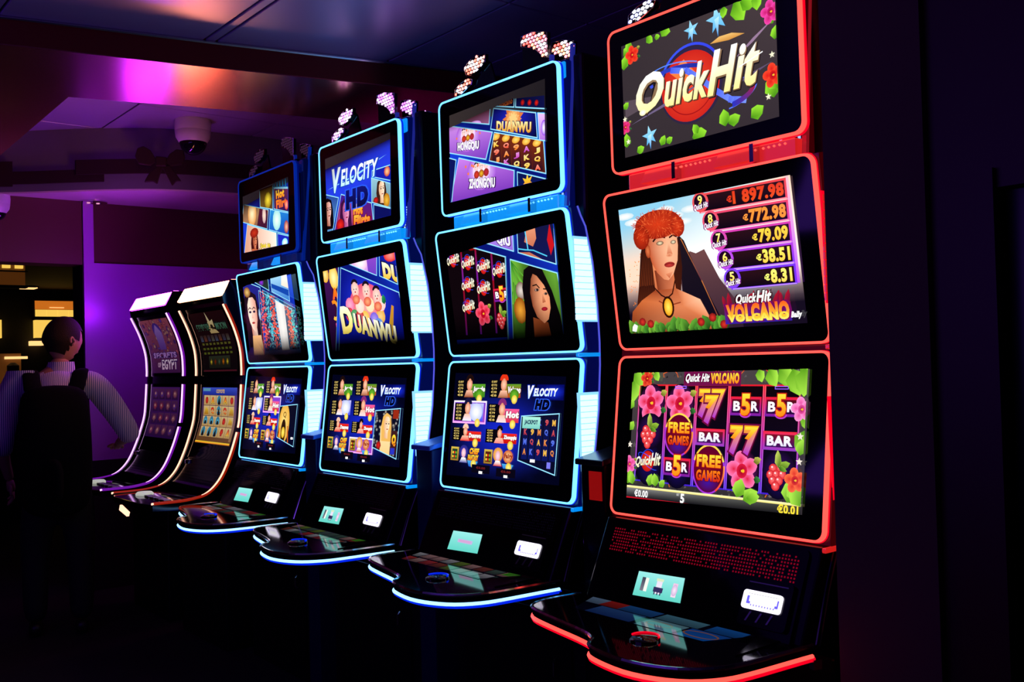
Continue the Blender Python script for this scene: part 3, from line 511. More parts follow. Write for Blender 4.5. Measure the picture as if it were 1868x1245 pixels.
def art_blue_top_c():
    q = [(-27.5, 5.1), (23.9, 4.1), (25.2, 34.5), (-26.8, 33)]; a = Art(q)
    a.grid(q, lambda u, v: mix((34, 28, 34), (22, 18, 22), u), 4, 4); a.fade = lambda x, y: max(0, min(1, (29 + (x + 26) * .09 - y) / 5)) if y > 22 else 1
    a.grid([(-28, 3), (27, 3), (27, 32), (-28, 28)], BGW, 5, 5)
    tile(a, [(-28, 20.6), (1, 13.6), (3, 22.3), (-26, 29)], lambda a: (a.rect(-28, 12, 4, 30, (120, 70, 50), (210, 170, 120)), a.disc(-16, 23, 5, 6, (255, 240, 190), (225, 150, 70), 16), a.poly([(-12, 13), (-6, 27), (2, 24), (2, 13)], (60, 20, 50), (90, 25, 40)), a.disc(-2, 20.5, 2.2, 4, (255, 230, 200), (190, 150, 160), 10)))
    tile(a, [(3.2, 13), (26, 7.5), (26, 17.6), (5, 22.2)], lambda a: (a.grid([(2, 7), (27, 7), (27, 23), (2, 23)], lambda u, v: mix((10, 60, 180), (40, 150, 220), v), 4, 4), a.disc(12, 16.5, 4.4, 5, (240, 255, 240), (150, 220, 225), 14), a.disc(22, 12, 2.4, 3, (250, 190, 160), (160, 30, 40), 10)))
    tile(a, [(-28, 0), (11, 0), (11, 10.5), (-22, 18.6)], lambda a: (a.grid([(-28, 0), (12, 0), (12, 19), (-28, 19)], lambda u, v: mix((220, 150, 120), (255, 240, 225), u), 4, 4), lady(a, -13.5, 9.5, 7.6, (225, 130, 90), (130, 50, 30), (60, 10, 10)), a.disc(-14, 13.5, 5, 2.4, (200, 50, 25), (130, 25, 15), 12), a.poly([(-20, 0), (-17, 6), (-10, 5), (-8, 0)], (200, 100, 60)), a.text('Quick Hit', -7, 5.2, 4, 7.6, YEL, None, .05, .2, (80, 10, 10), .04, -.1), a.text('Volcano', -8, 2.6, 5, 5.2, ORG, YEL, .05, 0, (80, 10, 10), .04, -.1)))
    tile(a, [(12.4, 0), (26, 0), (26, 7), (12.4, 10)], lambda a: (a.rect(12, 0, 27, 11, (25, 40, 190)), a.disc(20, 5, 3, 2, W_, CYA)))
    tile(a, [(-6, 25), (8, 22), (8.6, 33), (-6, 33)], lambda a: (a.rect(-8, 21, 9, 34, (90, 60, 30), (160, 130, 20)), a.disc(3, 27, 4, 4, YEL, (140, 110, 20), 10)))
    tile(a, [(9.5, 22), (26, 18.2), (26, 29), (10, 31.4)], lambda a: (a.rect(9, 17, 27, 32, (40, 20, 90), (120, 50, 80)), a.text('Hot', 12, 26, 21, 30, ORG, YEL, .06), a.text('Flirt', 12, 21.5, 23, 25.5, (240, 100, 50), ORG, .06), a.disc(23, 22, 2, 2.4, (250, 180, 150), REDC, 8)))
    tile(a, [(9, 32), (26, 29.5), (26, 36), (9, 36)], lambda a: [a.rect(10 + 3 * k, 28, 11.4 + 3 * k, 37, (30, 130, 180)) for k in range(6)])
    return a
def art_blue_mid_a():
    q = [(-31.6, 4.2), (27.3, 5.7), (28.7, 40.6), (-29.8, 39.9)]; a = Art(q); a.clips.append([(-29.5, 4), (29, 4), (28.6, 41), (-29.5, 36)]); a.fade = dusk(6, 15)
    a.clips.append([(-30, 0), (30, 0), (30, 45), (-12, 41), (-24, 38.5), (-30, 35)])
    a.grid([(-32, 4), (30, 4), (30, 42), (-32, 42)], BGW, 10, 12)
    def reels(a):
        a.grid([(-30, 6), (2.5, 6), (4, 41), (-30, 41)], lambda u, v: (14, 5, 10), 3, 10)
        for k, x in enumerate((-21.5, -13.2, -4.6)): a.line([(x + .9, 38), (x, 26), (x - 1.6, 8)], .9, (150, 10, 20), (110, 30, 160))
        P = [(-25.8, 34.4), (-17.4, 32.6), (-9, 30.6), (-.6, 28.6)]
        for x, y in P: hit_logo(a, x - 3.8, y - 2, x + 3.7, y + 2.2, True, True)
        for x, y in ((-18.8, 25), (-10.2, 23.2)): hit_logo(a, x - 3.8, y - 2, x + 3.7, y + 2.2, True, True)
        hit_logo(a, -23.6, 15.4, -16.4, 19.6, True, True); bar5(a, -1, 20.4, 8.2, 4.4); hibiscus(a, -12.2, 14.6, 4.2, (255, 90, 120), (205, 15, 40)); berry(a, -2.4, 13, 3.8)
        a.disc(-14, 38.6, 3, 2, REDC, (120, 10, 10), 10)
    tile(a, [(-34, 4), (-.5, 4), (3.3, 32.7), (-34, 43.5)], reels)
    def jungle(a):
        a.grid([(1, 4), (30, 4), (30, 33), (1, 33)], lambda u, v: mix((20, 45, 10), (120, 190, 60), v * .7 + .3 * math.sin(9 * u)), 8, 10)
        for k in range(14): a.line([(6, 31), (5.5 + k * .9 - 3, 24 - k % 4), (4 + k * .9 - 3, 18 - k % 3)], .35, (20, 110, 30), (120, 200, 60))
        a.disc(9.4, 21, 2.6, 3, (225, 215, 205), (120, 90, 70), 14); a.disc(8, 14.6, 3.2, 4.4, (235, 160, 50), (140, 70, 15), 12)
        a.poly([(8.4, 4), (10.5, 14), (10.3, 22), (12, 27.6), (16.4, 29.4), (21, 27), (24.5, 20), (27, 12), (28, 4)], (6, 3, 6), (14, 8, 12))
        a.poly([(13.4, 4), (14, 12), (21, 10), (22, 4)], (90, 35, 15), (150, 70, 35))
        F = [(15, 24.4), (13.9, 20), (14.4, 15.6), (16, 12), (19.2, 9.8), (21.4, 11), (22.9, 14.5), (23, 18), (21, 22), (18, 25.2), (16.2, 26)]
        a.up(); c = (20, 18)
        for i in range(len(F)):
            j = (i + 1) % len(F); g = lambda p: mix((235, 150, 105), (110, 45, 25), max(0, min(1, (20 - p[0]) / 7)))
            a._emit([c, F[i], F[j]], [(245, 165, 120), g(F[i]), g(F[j])])
        a.line([(15.6, 22.2), (17.4, 22.4), (18.6, 21.3)], .4, (20, 8, 8)); a.line([(20.6, 20.8), (22, 20.6)], .4, (20, 8, 8)); a.disc(17.3, 20.7, 1.2, .5, (225, 190, 175), (60, 20, 15), 12); a.disc(17.5, 20.7, .45, .45, (15, 5, 8), None, 10); a.disc(21.4, 19.2, .9, .42, (225, 190, 175), (60, 20, 15), 12); a.disc(21.5, 19.2, .4, .4, (15, 5, 8), None, 10)
        a.tri([(19.6, 20.5), (21, 16.6), (19.4, 16.3)], [(245, 170, 125), (185, 100, 65), (170, 85, 55)]); a.disc(20, 14.4, 1.5, .65, (190, 30, 50), (130, 15, 30), 12)
    tile(a, [(2.3, 3), (30, 3), (27.8, 25.2), (5.9, 31.6)], jungle)
    def thief(a):
        a.rect(8, 26, 30, 43, (15, 20, 90), (20, 20, 60)); a.poly([(14, 36.5), (16, 41), (20, 41), (20, 37), (18, 34.6)], (200, 110, 80), (230, 150, 115)); a.poly([(9, 28), (11, 33.5), (16, 33), (22, 30), (23, 26)], (225, 150, 120), (190, 100, 75))
        a.line([(9, 35), (14, 34), (18, 33.4), (24, 31)], .4, (80, 200, 240)); a.line([(15, 40), (15.4, 34)], .5, (90, 210, 250)); a.poly([(25, 36), (27, 41), (28, 34), (26, 31)], (200, 20, 30))
    tile(a, [(10.4, 33.5), (27.9, 28.1), (29, 43), (11.4, 43)], thief)
    tile(a, [(-11, 40), (8.1, 34.2), (9.1, 43), (-11, 43)], lambda a: (a.rect(-12, 33, 10, 43, (130, 90, 210), (190, 150, 240)), a.text('QIU', 0, 37, 7, 41, (230, 225, 250), W_, .06, 0, (60, 30, 90), .06, -.25)))
    return a
def art_blue_mid_b():
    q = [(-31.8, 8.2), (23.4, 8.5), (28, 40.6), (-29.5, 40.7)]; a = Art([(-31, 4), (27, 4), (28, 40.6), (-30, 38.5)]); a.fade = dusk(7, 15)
    a.clips.append([(-32, 0), (30, 0), (30, 41), (-12, 40.6), (-30, 39)])
    a.grid([(-32, 4), (30, 4), (30, 42), (-32, 42)], BGW, 10, 12)
    def boat(a):
        a.grid([(-27, 4), (30, 4), (30, 40), (-27, 40)], lambda u, v: mix((10, 18, 130), (40, 60, 240), max(0, 1 - 2.3 * math.hypot(u - .55, v - .55))), 12, 12)
        a.disc(2, 21.5, 13.5, 9.5, (255, 170, 160), (225, 80, 120), 24)
        for x, y, c in ((-11, 23, (240, 120, 170)), (-12, 19, (220, 40, 50)), (-8, 18, (60, 150, 80)), (12, 17, (230, 170, 60)), (7, 16, (120, 90, 220)), (0, 17, (250, 190, 70)), (-4, 17.5, (200, 30, 30)), (13.5, 22, (250, 200, 190)), (10, 13.5, (90, 140, 220)), (5, 22, (255, 220, 170)), (-3, 22, (255, 210, 190))): a.disc(x, y, 3.4, 3, mix(c, W_, .4), c, 12)
        for x, y in ((-5.2, 29), (3.5, 27.6), (11, 25.2)):
            a.disc(x, y, 3, 3.4, (255, 225, 210), (245, 180, 170), 14); a.arc(x, y + 2, 2.2, 1.6, 10, 170, 1.2, (25, 15, 30)); a.disc(x - .9, y, .3, .4, (20, 10, 20), None, 6); a.disc(x + .9, y, .3, .4, (20, 10, 20), None, 6); a.disc(x, y - 1.1, .6, .4, (190, 40, 50), None, 6); a.disc(x, y - 4.2, 3, 2, (250, 170, 120), (220, 80, 60), 10)
        leaf(a, 16, 21.5, 4, 95, (40, 150, 90), (15, 80, 40)); a.poly([(16, 10), (21, 21), (22.5, 20.4), (19.5, 9)], (240, 200, 60), (210, 140, 40))
        for dx, c, c2, b in ((.5, (20, 15, 60), (20, 15, 60), .11), (0, (255, 225, 90), (255, 255, 225), .06)):
            a.text('D', -20.5 + dx, 11.2, -10.3 + dx, 22.8, c, c2, b, -.1); a.text('UANWU', -9.2 + dx, 11.8, 22 + dx, 19.6, c, c2, b, -.05, None, 0, -.22)
    tile(a, [(-25.8, 2), (30, 2), (27.4, 25.3), (-14.5, 38.6)], boat)
    def fr(a):
        a.rect(-34, 4, -16, 42, (120, 15, 60), (60, 20, 90)); a.rect(-24, 4, -23.3, 42, (60, 10, 30))
        a.disc(-21.5, 35.2, 3.8, 5, (255, 250, 180), (245, 190, 60), 16); a.disc(-28.5, 37, 3, 3.5, (255, 230, 150), (240, 170, 40), 12)
        a.text('A', -24.6, 26, -19, 31, (255, 90, 30), ORG, .08); a.arc(-24, 21.5, 3, 3.6, -120, 120, 1.5, (255, 190, 70), ORG); a.rect(-24.6, 11, -23.6, 16, (255, 40, 160))
    tile(a, [(-36, 2), (-28.5, 2), (-16.2, 39.1), (-36, 45)], fr)
    tile(a, [(-10.5, 40.6), (13, 33.2), (15.5, 43), (-10.5, 43)], lambda a: (a.rect(-12, 32, 16, 43, (190, 120, 225), (250, 215, 245)), a.disc(2, 39, 5, 3, W_, (245, 190, 225)), a.rect(7, 30, 16, 43, (90, 60, 190), (150, 70, 200))))
    tile(a, [(15.3, 32.8), (27.4, 28.6), (29, 43), (17.4, 43)], lambda a: (a.rect(14, 27, 30, 43, (15, 25, 150)), a.disc(25, 40, 5, 2.6, (255, 150, 140), REDC, 12), a.text('DU', 18, 31.6, 29.6, 38, (250, 190, 50), (255, 250, 220), .08, 0, (20, 15, 60), .06, -.25)))
    return a
def art_blue_mid_c():
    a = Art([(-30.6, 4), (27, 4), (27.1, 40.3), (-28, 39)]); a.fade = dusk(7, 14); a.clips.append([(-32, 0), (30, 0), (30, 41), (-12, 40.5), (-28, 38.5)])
    a.grid([(-32, 4), (30, 4), (30, 42), (-32, 42)], BGW, 10, 12)
    tile(a, [(-36, 2), (-13, 2), (-8, 36.8), (-36, 44)], lambda a: (a.rect(-36, 3, -5, 44, (110, 10, 60), (20, 40, 150)), lady(a, -20.5, 24.4, 17, (255, 225, 205), (215, 130, 110), (30, 15, 30), (20, 20, 60), (190, 40, 50), -.15), a.poly([(-26, 2), (-24, 14), (-14, 14), (-12, 2)], (200, 110, 40), (240, 180, 120)), a.poly([(-14, 3), (-12, 18), (-9, 14), (-9, 3)], (170, 15, 50)), a.disc(-24, 35.6, 4, 2.6, (230, 190, 110), (120, 60, 30), 10), a.disc(-12.4, 24, 1.4, 3, (200, 230, 245), (90, 120, 180), 8)))
    def reels(a):
        a.rect(-14, 3, 30, 40, (15, 40, 90), (20, 70, 120))
        for k in range(170):
            y = random.uniform(6, 36)
            for x, c in ((-5 + random.uniform(-2.6, 1.6), (225, 60, 60)), (0 + random.uniform(-1, 3), (60, 180, 200)), (6 + random.uniform(-2, 1.6), (230, 70, 50)), (10 + random.uniform(-1, 2.4), (50, 150, 200)), (22 + random.uniform(-1.5, 1.8), (230, 90, 60)), (26 + random.uniform(-1, 1.8), (70, 190, 190))):
                a.disc(x, y, .6, .5, mix(c, W_, random.random() * .6), c, 6)
        a.grid([(12, 6), (19.8, 6), (20.4, 32), (11, 34)], lambda u, v: mix((245, 240, 235), (205, 205, 205), abs(u - .5)), 4, 8)
    tile(a, [(-10.8, 2), (30, 2), (26.9, 24.6), (-5.4, 35.4)], reels)
    tile(a, [(9.1, 33.8), (26.6, 28.2), (28, 43), (10, 43)], lambda a: (a.grid([(8, 27), (28, 27), (28, 43), (8, 43)], lambda u, v: mix((40, 110, 200), (190, 235, 250), v), 4, 4), a.poly([(8, 36), (28, 30), (28, 33), (8, 38)], (20, 70, 170)), a.poly([(20, 36), (22, 42), (28, 42), (27, 34)], (250, 225, 200), W_)))
    tile(a, [(-10.4, 40.3), (6.4, 34.6), (7, 43), (-10, 43)], lambda a: (a.rect(-12, 33, 8, 43, (20, 70, 40), (50, 20, 50)), a.disc(-1, 39, 3, 2, PUR, (20, 50, 30), 10)))
    return a
def art_menu(hot, shot):
    """game menu of the lower displays: eight game tiles, title, large preview"""
    a = Art([(-31.5, 4.5), (28.2, 5.4), (28.2, 39.3), (-30.5, 41)])
    a.grid(a.quad, lambda u, v: mix((2, 3, 26), (22, 42, 225), max(0, 1 - 2.6 * math.hypot((u - .5) * .9, (v - .45)) ** 1.3) * .9), 16, 14)
    names = [('Jungle', (60, 130, 30), (90, 160, 40)), ('Volcano', (190, 60, 20), (90, 150, 40)), ('', (60, 70, 235), (190, 190, 255)), ('Hot', (210, 40, 60), (240, 90, 150)), ('Duanwu', (190, 15, 15), (230, 40, 30)), ('Zhongqiu', (190, 15, 15), (230, 40, 30)), ('Chef', (30, 70, 190), (60, 120, 220)), ('Fairy', (220, 110, 60), (245, 190, 130))]
    for i in range(8):
        r, c = divmod(i, 2); x = -29.2 + c * 19.2 + (0 if r < 2 else -.3); y = [32.3, 24.0, 17.0, 9.8][r]; h_ = [6.2, 6.2, 4.6, 4.6][r]
        nm, c1, c2 = names[i]
        if hot == i: a.rect(x - .8, y - .9, x + 18.2, y + h_ + .9, (255, 170, 250), (240, 235, 255)); a.rect(x - .2, y - .3, x + 17.6, y + h_ + .3, (160, 70, 190), (120, 60, 200))
        a.rect(x, y, x + 4.4, y + h_, (5, 4, 12))
        for k in range(5): a.text('€' + str([1897, 772, 79, 38, 8][k]), x + .8, y + .4 + (4 - k) * h_ / 5.3, x + 3.9, y + .4 + (4 - k) * h_ / 5.3 + h_ / 8, (230, 200, 110))
        if i < 6:
            a.rect(x + 4.4, y - .1, x + 8, y + h_, (8, 5, 12)); a.rect(x + 8, y + .1, x + 16.6, y + h_ * (.75 if i != 2 else 1), c1, c2)
            a.disc(x + 7.6, y + h_ * .72, h_ * .26, h_ * .36, (255, 205, 175), (215, 130, 95), 12)
            a.arc(x + 7.6, y + h_ * .95, h_ * .24, h_ * .24, 0, 180, h_ * .25, [(25, 10, 10), (225, 50, 20), (20, 20, 60), (130, 40, 110), (250, 200, 170), (15, 10, 20)][i])
            a.poly([(x + 4.8, y), (x + 6, y + h_ * .4), (x + 9.4, y + h_ * .4), (x + 10.2, y)], [(150, 70, 30), (160, 90, 50), (230, 235, 255), (240, 220, 225), (225, 40, 40), (240, 130, 130)][i], (250, 190, 160))
            if i == 2: a.disc(x + 12.5, y + h_ * .5, 3.6, 3.2, W_, (190, 200, 255), 16)
            if nm: a.text(nm, x + 9.8, y + h_ * .25, x + 16.6, y + h_ * .62, (255, 240, 230), W_, .07, .05, mix(c1, K_, .6), .05)
        else:
            a.rect(x + .1, y + .1, x + 4.6, y + h_ + .3, (150, 110, 40), (210, 180, 70)); a.rect(x + .8, y + .7, x + 3.9, y + h_ - .4, (30, 60, 40) if i == 6 else (80, 30, 20))
            for k in range(6): a.disc(x + 1.4 + (k % 3) * .9, y + 1.5 + (k // 3) * 1.4, .4, .5, [YEL, REDC, GRN][k % 3], None, 6)
            a.disc(x + 7.6, y + 3.4, 2.6, 2.4, (60, 50, 190) if i == 6 else (250, 205, 120), (40, 40, 120) if i == 6 else (220, 140, 60), 14); a.disc(x + 7.6, y + 3, 1.3, 1.7, (250, 220, 230), (225, 160, 180), 10); a.poly([(x + 5.4, y - .4), (x + 6.6, y + 1.4), (x + 8.8, y + 1.4), (x + 10, y - .4)], (70, 70, 160) if i == 6 else (205, 40, 40), W_)
            if i == 6: a.text('CHEF', x + 11, y + 2.8, x + 16.4, y + 4.9, ORG, YEL, .07, .15, (60, 20, 10), .05); a.text('FANTASY', x + 10.2, y + .6, x + 16.2, y + 2.6, ORG, YEL, .07, .15, (60, 20, 10), .05)
            else: a.disc(x + 13, y + 3, 2.6, 2.2, (250, 200, 140), (200, 90, 40), 12); a.text('Fairy', x + 11, y + 2, x + 15.4, y + 4, (150, 40, 20), None, .06)
            a.poly([(x + 10, y + .6), (x + 16, y + .4), (x + 14.6, y - 2), (x + 11, y - 1.4)], (20, 60, 190), (70, 170, 230))
        a.disc(x + 13.6, y - .5, 1.5, 1.5, (255, 245, 140), (225, 190, 40), 12)
        if i < 2: a.disc(x + 13.4, y + .9, 2.4, 2.2, (110, 190, 50), (60, 120, 20), 10); a.disc(x + 13.6, y - .5, 1.5, 1.5, (255, 245, 140), (225, 190, 40), 12)
    a.grid([(15, 31.8), (28, 31.8), (28, 36.8), (15, 36.8)], lambda u, v: mix((30, 60, 250), (4, 8, 90), min(1, 2 * math.hypot(u - .6, v - .5))), 8, 6)
    a.text('V', 10.4, 32.2, 13.6, 36.5, (210, 240, 255), W_, .06, .25, (20, 50, 180), .05); a.text('ELOCITY', 13.5, 33.0, 25.2, 35.6, (210, 240, 255), W_, .05, .25, (20, 50, 180), .05)
    a.text('HD', 14.4, 28.6, 21.6, 32, (4, 4, 26), (4, 4, 30), .08, .2, (50, 100, 245), .06)
    Q = [(7.9, 12), (26.3, 8.4), (26.6, 27.6), (8.3, 26.4)]
    a.clips.append(Q); a.rect(5, 5, 30, 30, (6, 8, 40), (12, 12, 30))
    if shot == 'reels':
        for k in range(5):
            x = 9.4 + k * 3.4; a.rect(x, 12.5, x + 2.9, 27, (10, 20, 90), (12, 12, 40))
            for j in range(4):
                y = 24.6 - j * 3.2; c = [(230, 170, 50), (190, 50, 60), (60, 90, 220), (220, 120, 40)][(k * 3 + j * 5) % 4]
                a.text('QAK9M'[(k + j * 2) % 5], x + .6, y - 1, x + 2.2, y + 1, c, mix(c, W_, .2), .05)
        a.rect(9, 22.5, 17.8, 26.3, (120, 200, 190), (170, 235, 215)); a.text('JACKPOT', 10, 23.5, 16.6, 25.3, (30, 60, 90), None, .06); a.rect(14, 11.7, 16.4, 12.7, W_); a.rect(22.2, 10.2, 24, 12.2, (120, 120, 235))
    elif shot == 'fairy':
        for k in range(110): a.disc(random.uniform(8, 26), random.uniform(9, 27), .8, .7, mix((90, 140, 150), (210, 200, 190), random.random()), (70, 50, 40), 6)
        a.poly([(14, 8), (13, 20), (16.6, 25.6), (20, 24), (21, 16), (21, 8)], (250, 200, 130), (255, 235, 190)); lady(a, 17.6, 21, 6.6, (255, 225, 190), (225, 165, 120), (235, 180, 90)); a.rect(21.4, 10, 25.6, 19, (60, 25, 30)); a.text('Q', 22, 13, 25, 17.6, ORG, YEL, .08); a.rect(21.6, 10, 24.6, 12.4, (40, 50, 190)); a.rect(21.6, 23.6, 25.6, 27, (150, 40, 20)); a.disc(12.6, 13, 1.8, 1.6, REDC, (120, 20, 20), 8)
    else:
        a.disc(14.4, 18.6, 5.6, 9.2, (255, 225, 130), (225, 165, 60), 24); a.disc(14.2, 15, 2.6, 5.6, (25, 12, 12), (50, 25, 10), 16); a.disc(14.2, 14.4, 1.9, 2.6, (250, 240, 110), (225, 170, 20), 12)
        a.text('Q', 13, 21, 16.2, 24, (120, 80, 20), None, .02); a.line([(9, 10), (10.5, 16)], 1, ORG); a.line([(20, 10), (18.6, 17)], 1, (200, 90, 30)); a.rect(22.8, 11.6, 25.2, 12.6, W_)
    a.clips.pop()
    for i in range(4): a.line([Q[i], Q[(i + 1) % 4]], .35, (150, 225, 255))
    for x, y in ((-16, 6.4), (-2.4, 6.0)): a.rect(x - .5, y, x + 9.6, y + 2.8, (8, 5, 20)); a.text('€0.00', x + 2, y + 1.4, x + 7, y + 2.2, (120, 30, 30)); a.rect(x + 3.6, y - .2, x + 5.6, y + .7, W_)
    return a
def art_lcd(icons=True):
    a = Art([(-17.1, 4.0), (-.7, 4.6), (-1.3, 11), (-17.1, 10.5)])
    a.grid(a.quad, lambda u, v: mix((95, 205, 190), (150, 228, 225), v), 2, 2)
    if icons:
        for x, w_, c in ((-14.6, 1.2, (60, 60, 80)), (-13.4, 1.1, (235, 235, 225)), (-9, 1.9, (225, 215, 235)), (-3.6, 1.6, (230, 190, 220))): a.rect(x - w_ / 2, 5.6, x + w_ / 2, 9.2, mix(c, W_, .3), c)
        a.rect(-10.6, 6, -7.4, 7.3, (50, 45, 90)); [a.rect(-10.2 + k, 5.3, -9.8 + k, 6, (60, 50, 90)) for k in range(3)]; a.rect(-10.2, 8.9, -7.8, 9.6, (210, 225, 190)); a.disc(-3.6, 7.4, 1, 1.5, (245, 225, 240), (200, 170, 210), 12)
    else: a.rect(-13, 7.0, -5, 8.2, (190, 175, 220)); a.rect(-12.4, 7.2, -6, 8, (205, 160, 205))
    return a
def art_bill():
    a = Art([(18.3, 7), (29.2, 7), (29.2, 10.9), (18.3, 10.9)]); a.clips = [[(18.9, 7.5), (28.7, 7.5), (28.7, 10.4), (18.9, 10.4)]]
    a.rect(18, 7, 30, 11, (225, 220, 255), W_); a.rect(19.3, 8, 20.4, 9.9, (95, 85, 215)); a.rect(27.3, 8, 28.4, 9.9, (95, 85, 215)); a.rect(20, 8.6, 27.8, 10.3, W_)
    for k in range(9): a.rect(20.6 + k * .8, 7.6, 20.9 + k * .8, 8.0, (120, 110, 210))
    return a
def art_deck(kind):
    a = Art([(-.30, -.17)]); a.quad = [(-31, -17.2), (-26, -29), (17.5, -29.5), (24, -16)]; a.clips = [a.quad]
    a.rect(-40, -35, 40, -10, (8, 12, 40), (4, 6, 18))
    if kind == 'red':
        for i, (x, w_, c) in enumerate(((-28, 8, (120, 150, 190)), (-20, 8, (190, 40, 40)), (-11, 12, (40, 100, 180)), (3, 14, (90, 150, 180)), (17, 10, (30, 110, 210)))):
            a.rect(x - w_ / 2, -22, x + w_ / 2, -17, mix(c, K_, .3), c)
        a.rect(-22, -29, -6, -22.5, (30, 60, 130), (50, 90, 160)); a.rect(-4, -29.5, 8, -22.5, (90, 140, 170), (120, 170, 190)); a.rect(9, -29, 26, -22.5, (20, 110, 220), (30, 90, 190)); a.arc(14, -25.5, 5, 2, 0, 360, .5, (190, 120, 90)); a.arc(1, -25.5, 4, 1.6, 0, 360, .5, (180, 120, 100))
    else:
        random.seed(hash(kind) % 99 if not isinstance(kind, int) else kind)
        for r in range(2):
            for k in range(9):
                x = -28 + k * 6 + r * 2; c = random.choice([(190, 60, 60), (190, 190, 200), (120, 150, 60), (150, 70, 60), (200, 150, 150), (80, 110, 100)])
                a.rect(x - 2.6, -22.6 - r * 6, x + 2.6, -17.8 - r * 6, mix(c, K_, .4), c)
        a.rect(18, -21, 24, -17.5, (70, 160, 40))
    return a

# ---------------------------------------------------------------- the five-display machines
def arcpts(P, n=4):  # smooth an open polyline (Catmull-Rom)
    out = []; Q = [P[0]] + list(P) + [P[-1]]
    for i in range(1, len(Q) - 2):
        for k in range(n):
            t = k / n; p0, p1, p2, p3 = (Vector(Q[i + j]) for j in (-1, 0, 1, 2))
            out.append(.5 * ((2 * p1) + (-p0 + p2) * t + (2 * p0 - 5 * p1 + 4 * p2 - p3) * t * t + (-p0 + 3 * p1 - 3 * p2 + p3) * t ** 3))
    out.append(Vector(P[-1])); return out
SIDE = [(-.012, .452), (.0, .425), (.020, .391), (.046, .281), (.062, .144), (.067, .03), (.066, -.04), (.055, -.18), (.035, -.30), (.006, -.42), (-.016, -.48)]
def yside(z):
    for (y0, z0), (y1, z1) in zip(SIDE, SIDE[1:]):
        if z1 <= z <= z0: return y0 + (y1 - y0) * (z0 - z) / (z0 - z1)
    return SIDE[0][0] if z > 0 else SIDE[-1][0]
DECK = arcpts([(-.372, -.16), (-.385, -.26), (-.378, -.325), (-.34, -.362), (-.25, -.385), (-.12, -.41), (-.055, -.428), (-.025, -.448), (.0, -.483), (.045, -.502), (.14, -.515), (.22, -.50), (.285, -.462), (.325, -.40), (.34, -.33), (.35, -.22), (.358, -.13)], 3)
DECK = [(p[0], p[1]) for p in DECK]
TOPPER = {
 'left_a': ([(-.096, 1.045), (-.138, 1.05), (-.172, 1.047), (-.197, 1.039), (-.218, 1.02), (-.204, .993), (-.175, .988), (-.131, .998), (-.097, 1.016)], .0),
 'left_b': ([(-.199, .984), (-.24, .977), (-.276, .961), (-.277, .93), (-.246, .933), (-.211, .946), (-.179, .957), (-.171, .973)], .0),
 'r1': ([(.098, 1.05), (.15, 1.052), (.227, 1.032), (.224, .95), (.204, .959), (.164, .994), (.097, 1.017)], .0),
 'r2': ([(.195, 1.014), (.239, 1.011), (.298, .993), (.293, .929), (.276, .936), (.237, .959), (.193, .981)], .05),
 'r3': ([(.259, .968), (.309, .957), (.312, .938), (.300, .911), (.281, .926), (.258, .946)], .10)}
def inside(p, q):
    r = False
    for i in range(len(q)):
        (x1, y1), (x2, y2) = q[i], q[i - 1]
        if (y1 > p[1]) != (y2 > p[1]) and p[0] < (x2 - x1) * (p[1] - y1) / (y2 - y1) + x1: r = not r
    return r
def led_mesh(poly, y, cols, name, parent, on):
    v = []; f = []; c = []; s_ = .0118; x0 = min(p[0] for p in poly); z0 = min(p[1] for p in poly); row = 0; z = z0
    zmax = max(p[1] for p in poly); xmax = max(p[0] for p in poly)
    while z < zmax:
        x = x0 + (s_ * .7 if row % 2 else 0)
        while x < xmax:
            if all(inside((x + dx, z + dz), poly) for dx, dz in ((.003, 0), (-.003, 0), (0, .002), (0, -.002))):
                b = len(v); k = random.choice(cols) if on else (30, 14, 30); n = 8
                v.append((x, y - .004, z + H)); c.append(lin(mix(k, W_, .4 if on else 0)))
                for q in range(n):
                    v.append((x + .0076 * math.cos(2 * math.pi * q / n), y - .0005, z + H + .0056 * math.sin(2 * math.pi * q / n))); c.append(lin(k))
                f += [(b, b + 1 + q, b + 1 + (q + 1) % n) for q in range(n)]
            x += s_ * 1.4
        z += s_; row += 1
    me = bpy.data.meshes.new(name); me.from_pydata(v, [], f); a = me.color_attributes.new('Col', 'FLOAT_COLOR', 'POINT')
    a.data.foreach_set('color', [q for k in c for q in (*k, 1)]); me.materials.append(M['led'])
    o = bpy.data.objects.new(name, me); COL.objects.link(o); o.parent = parent; o['kind'] = 'stuff'; return o

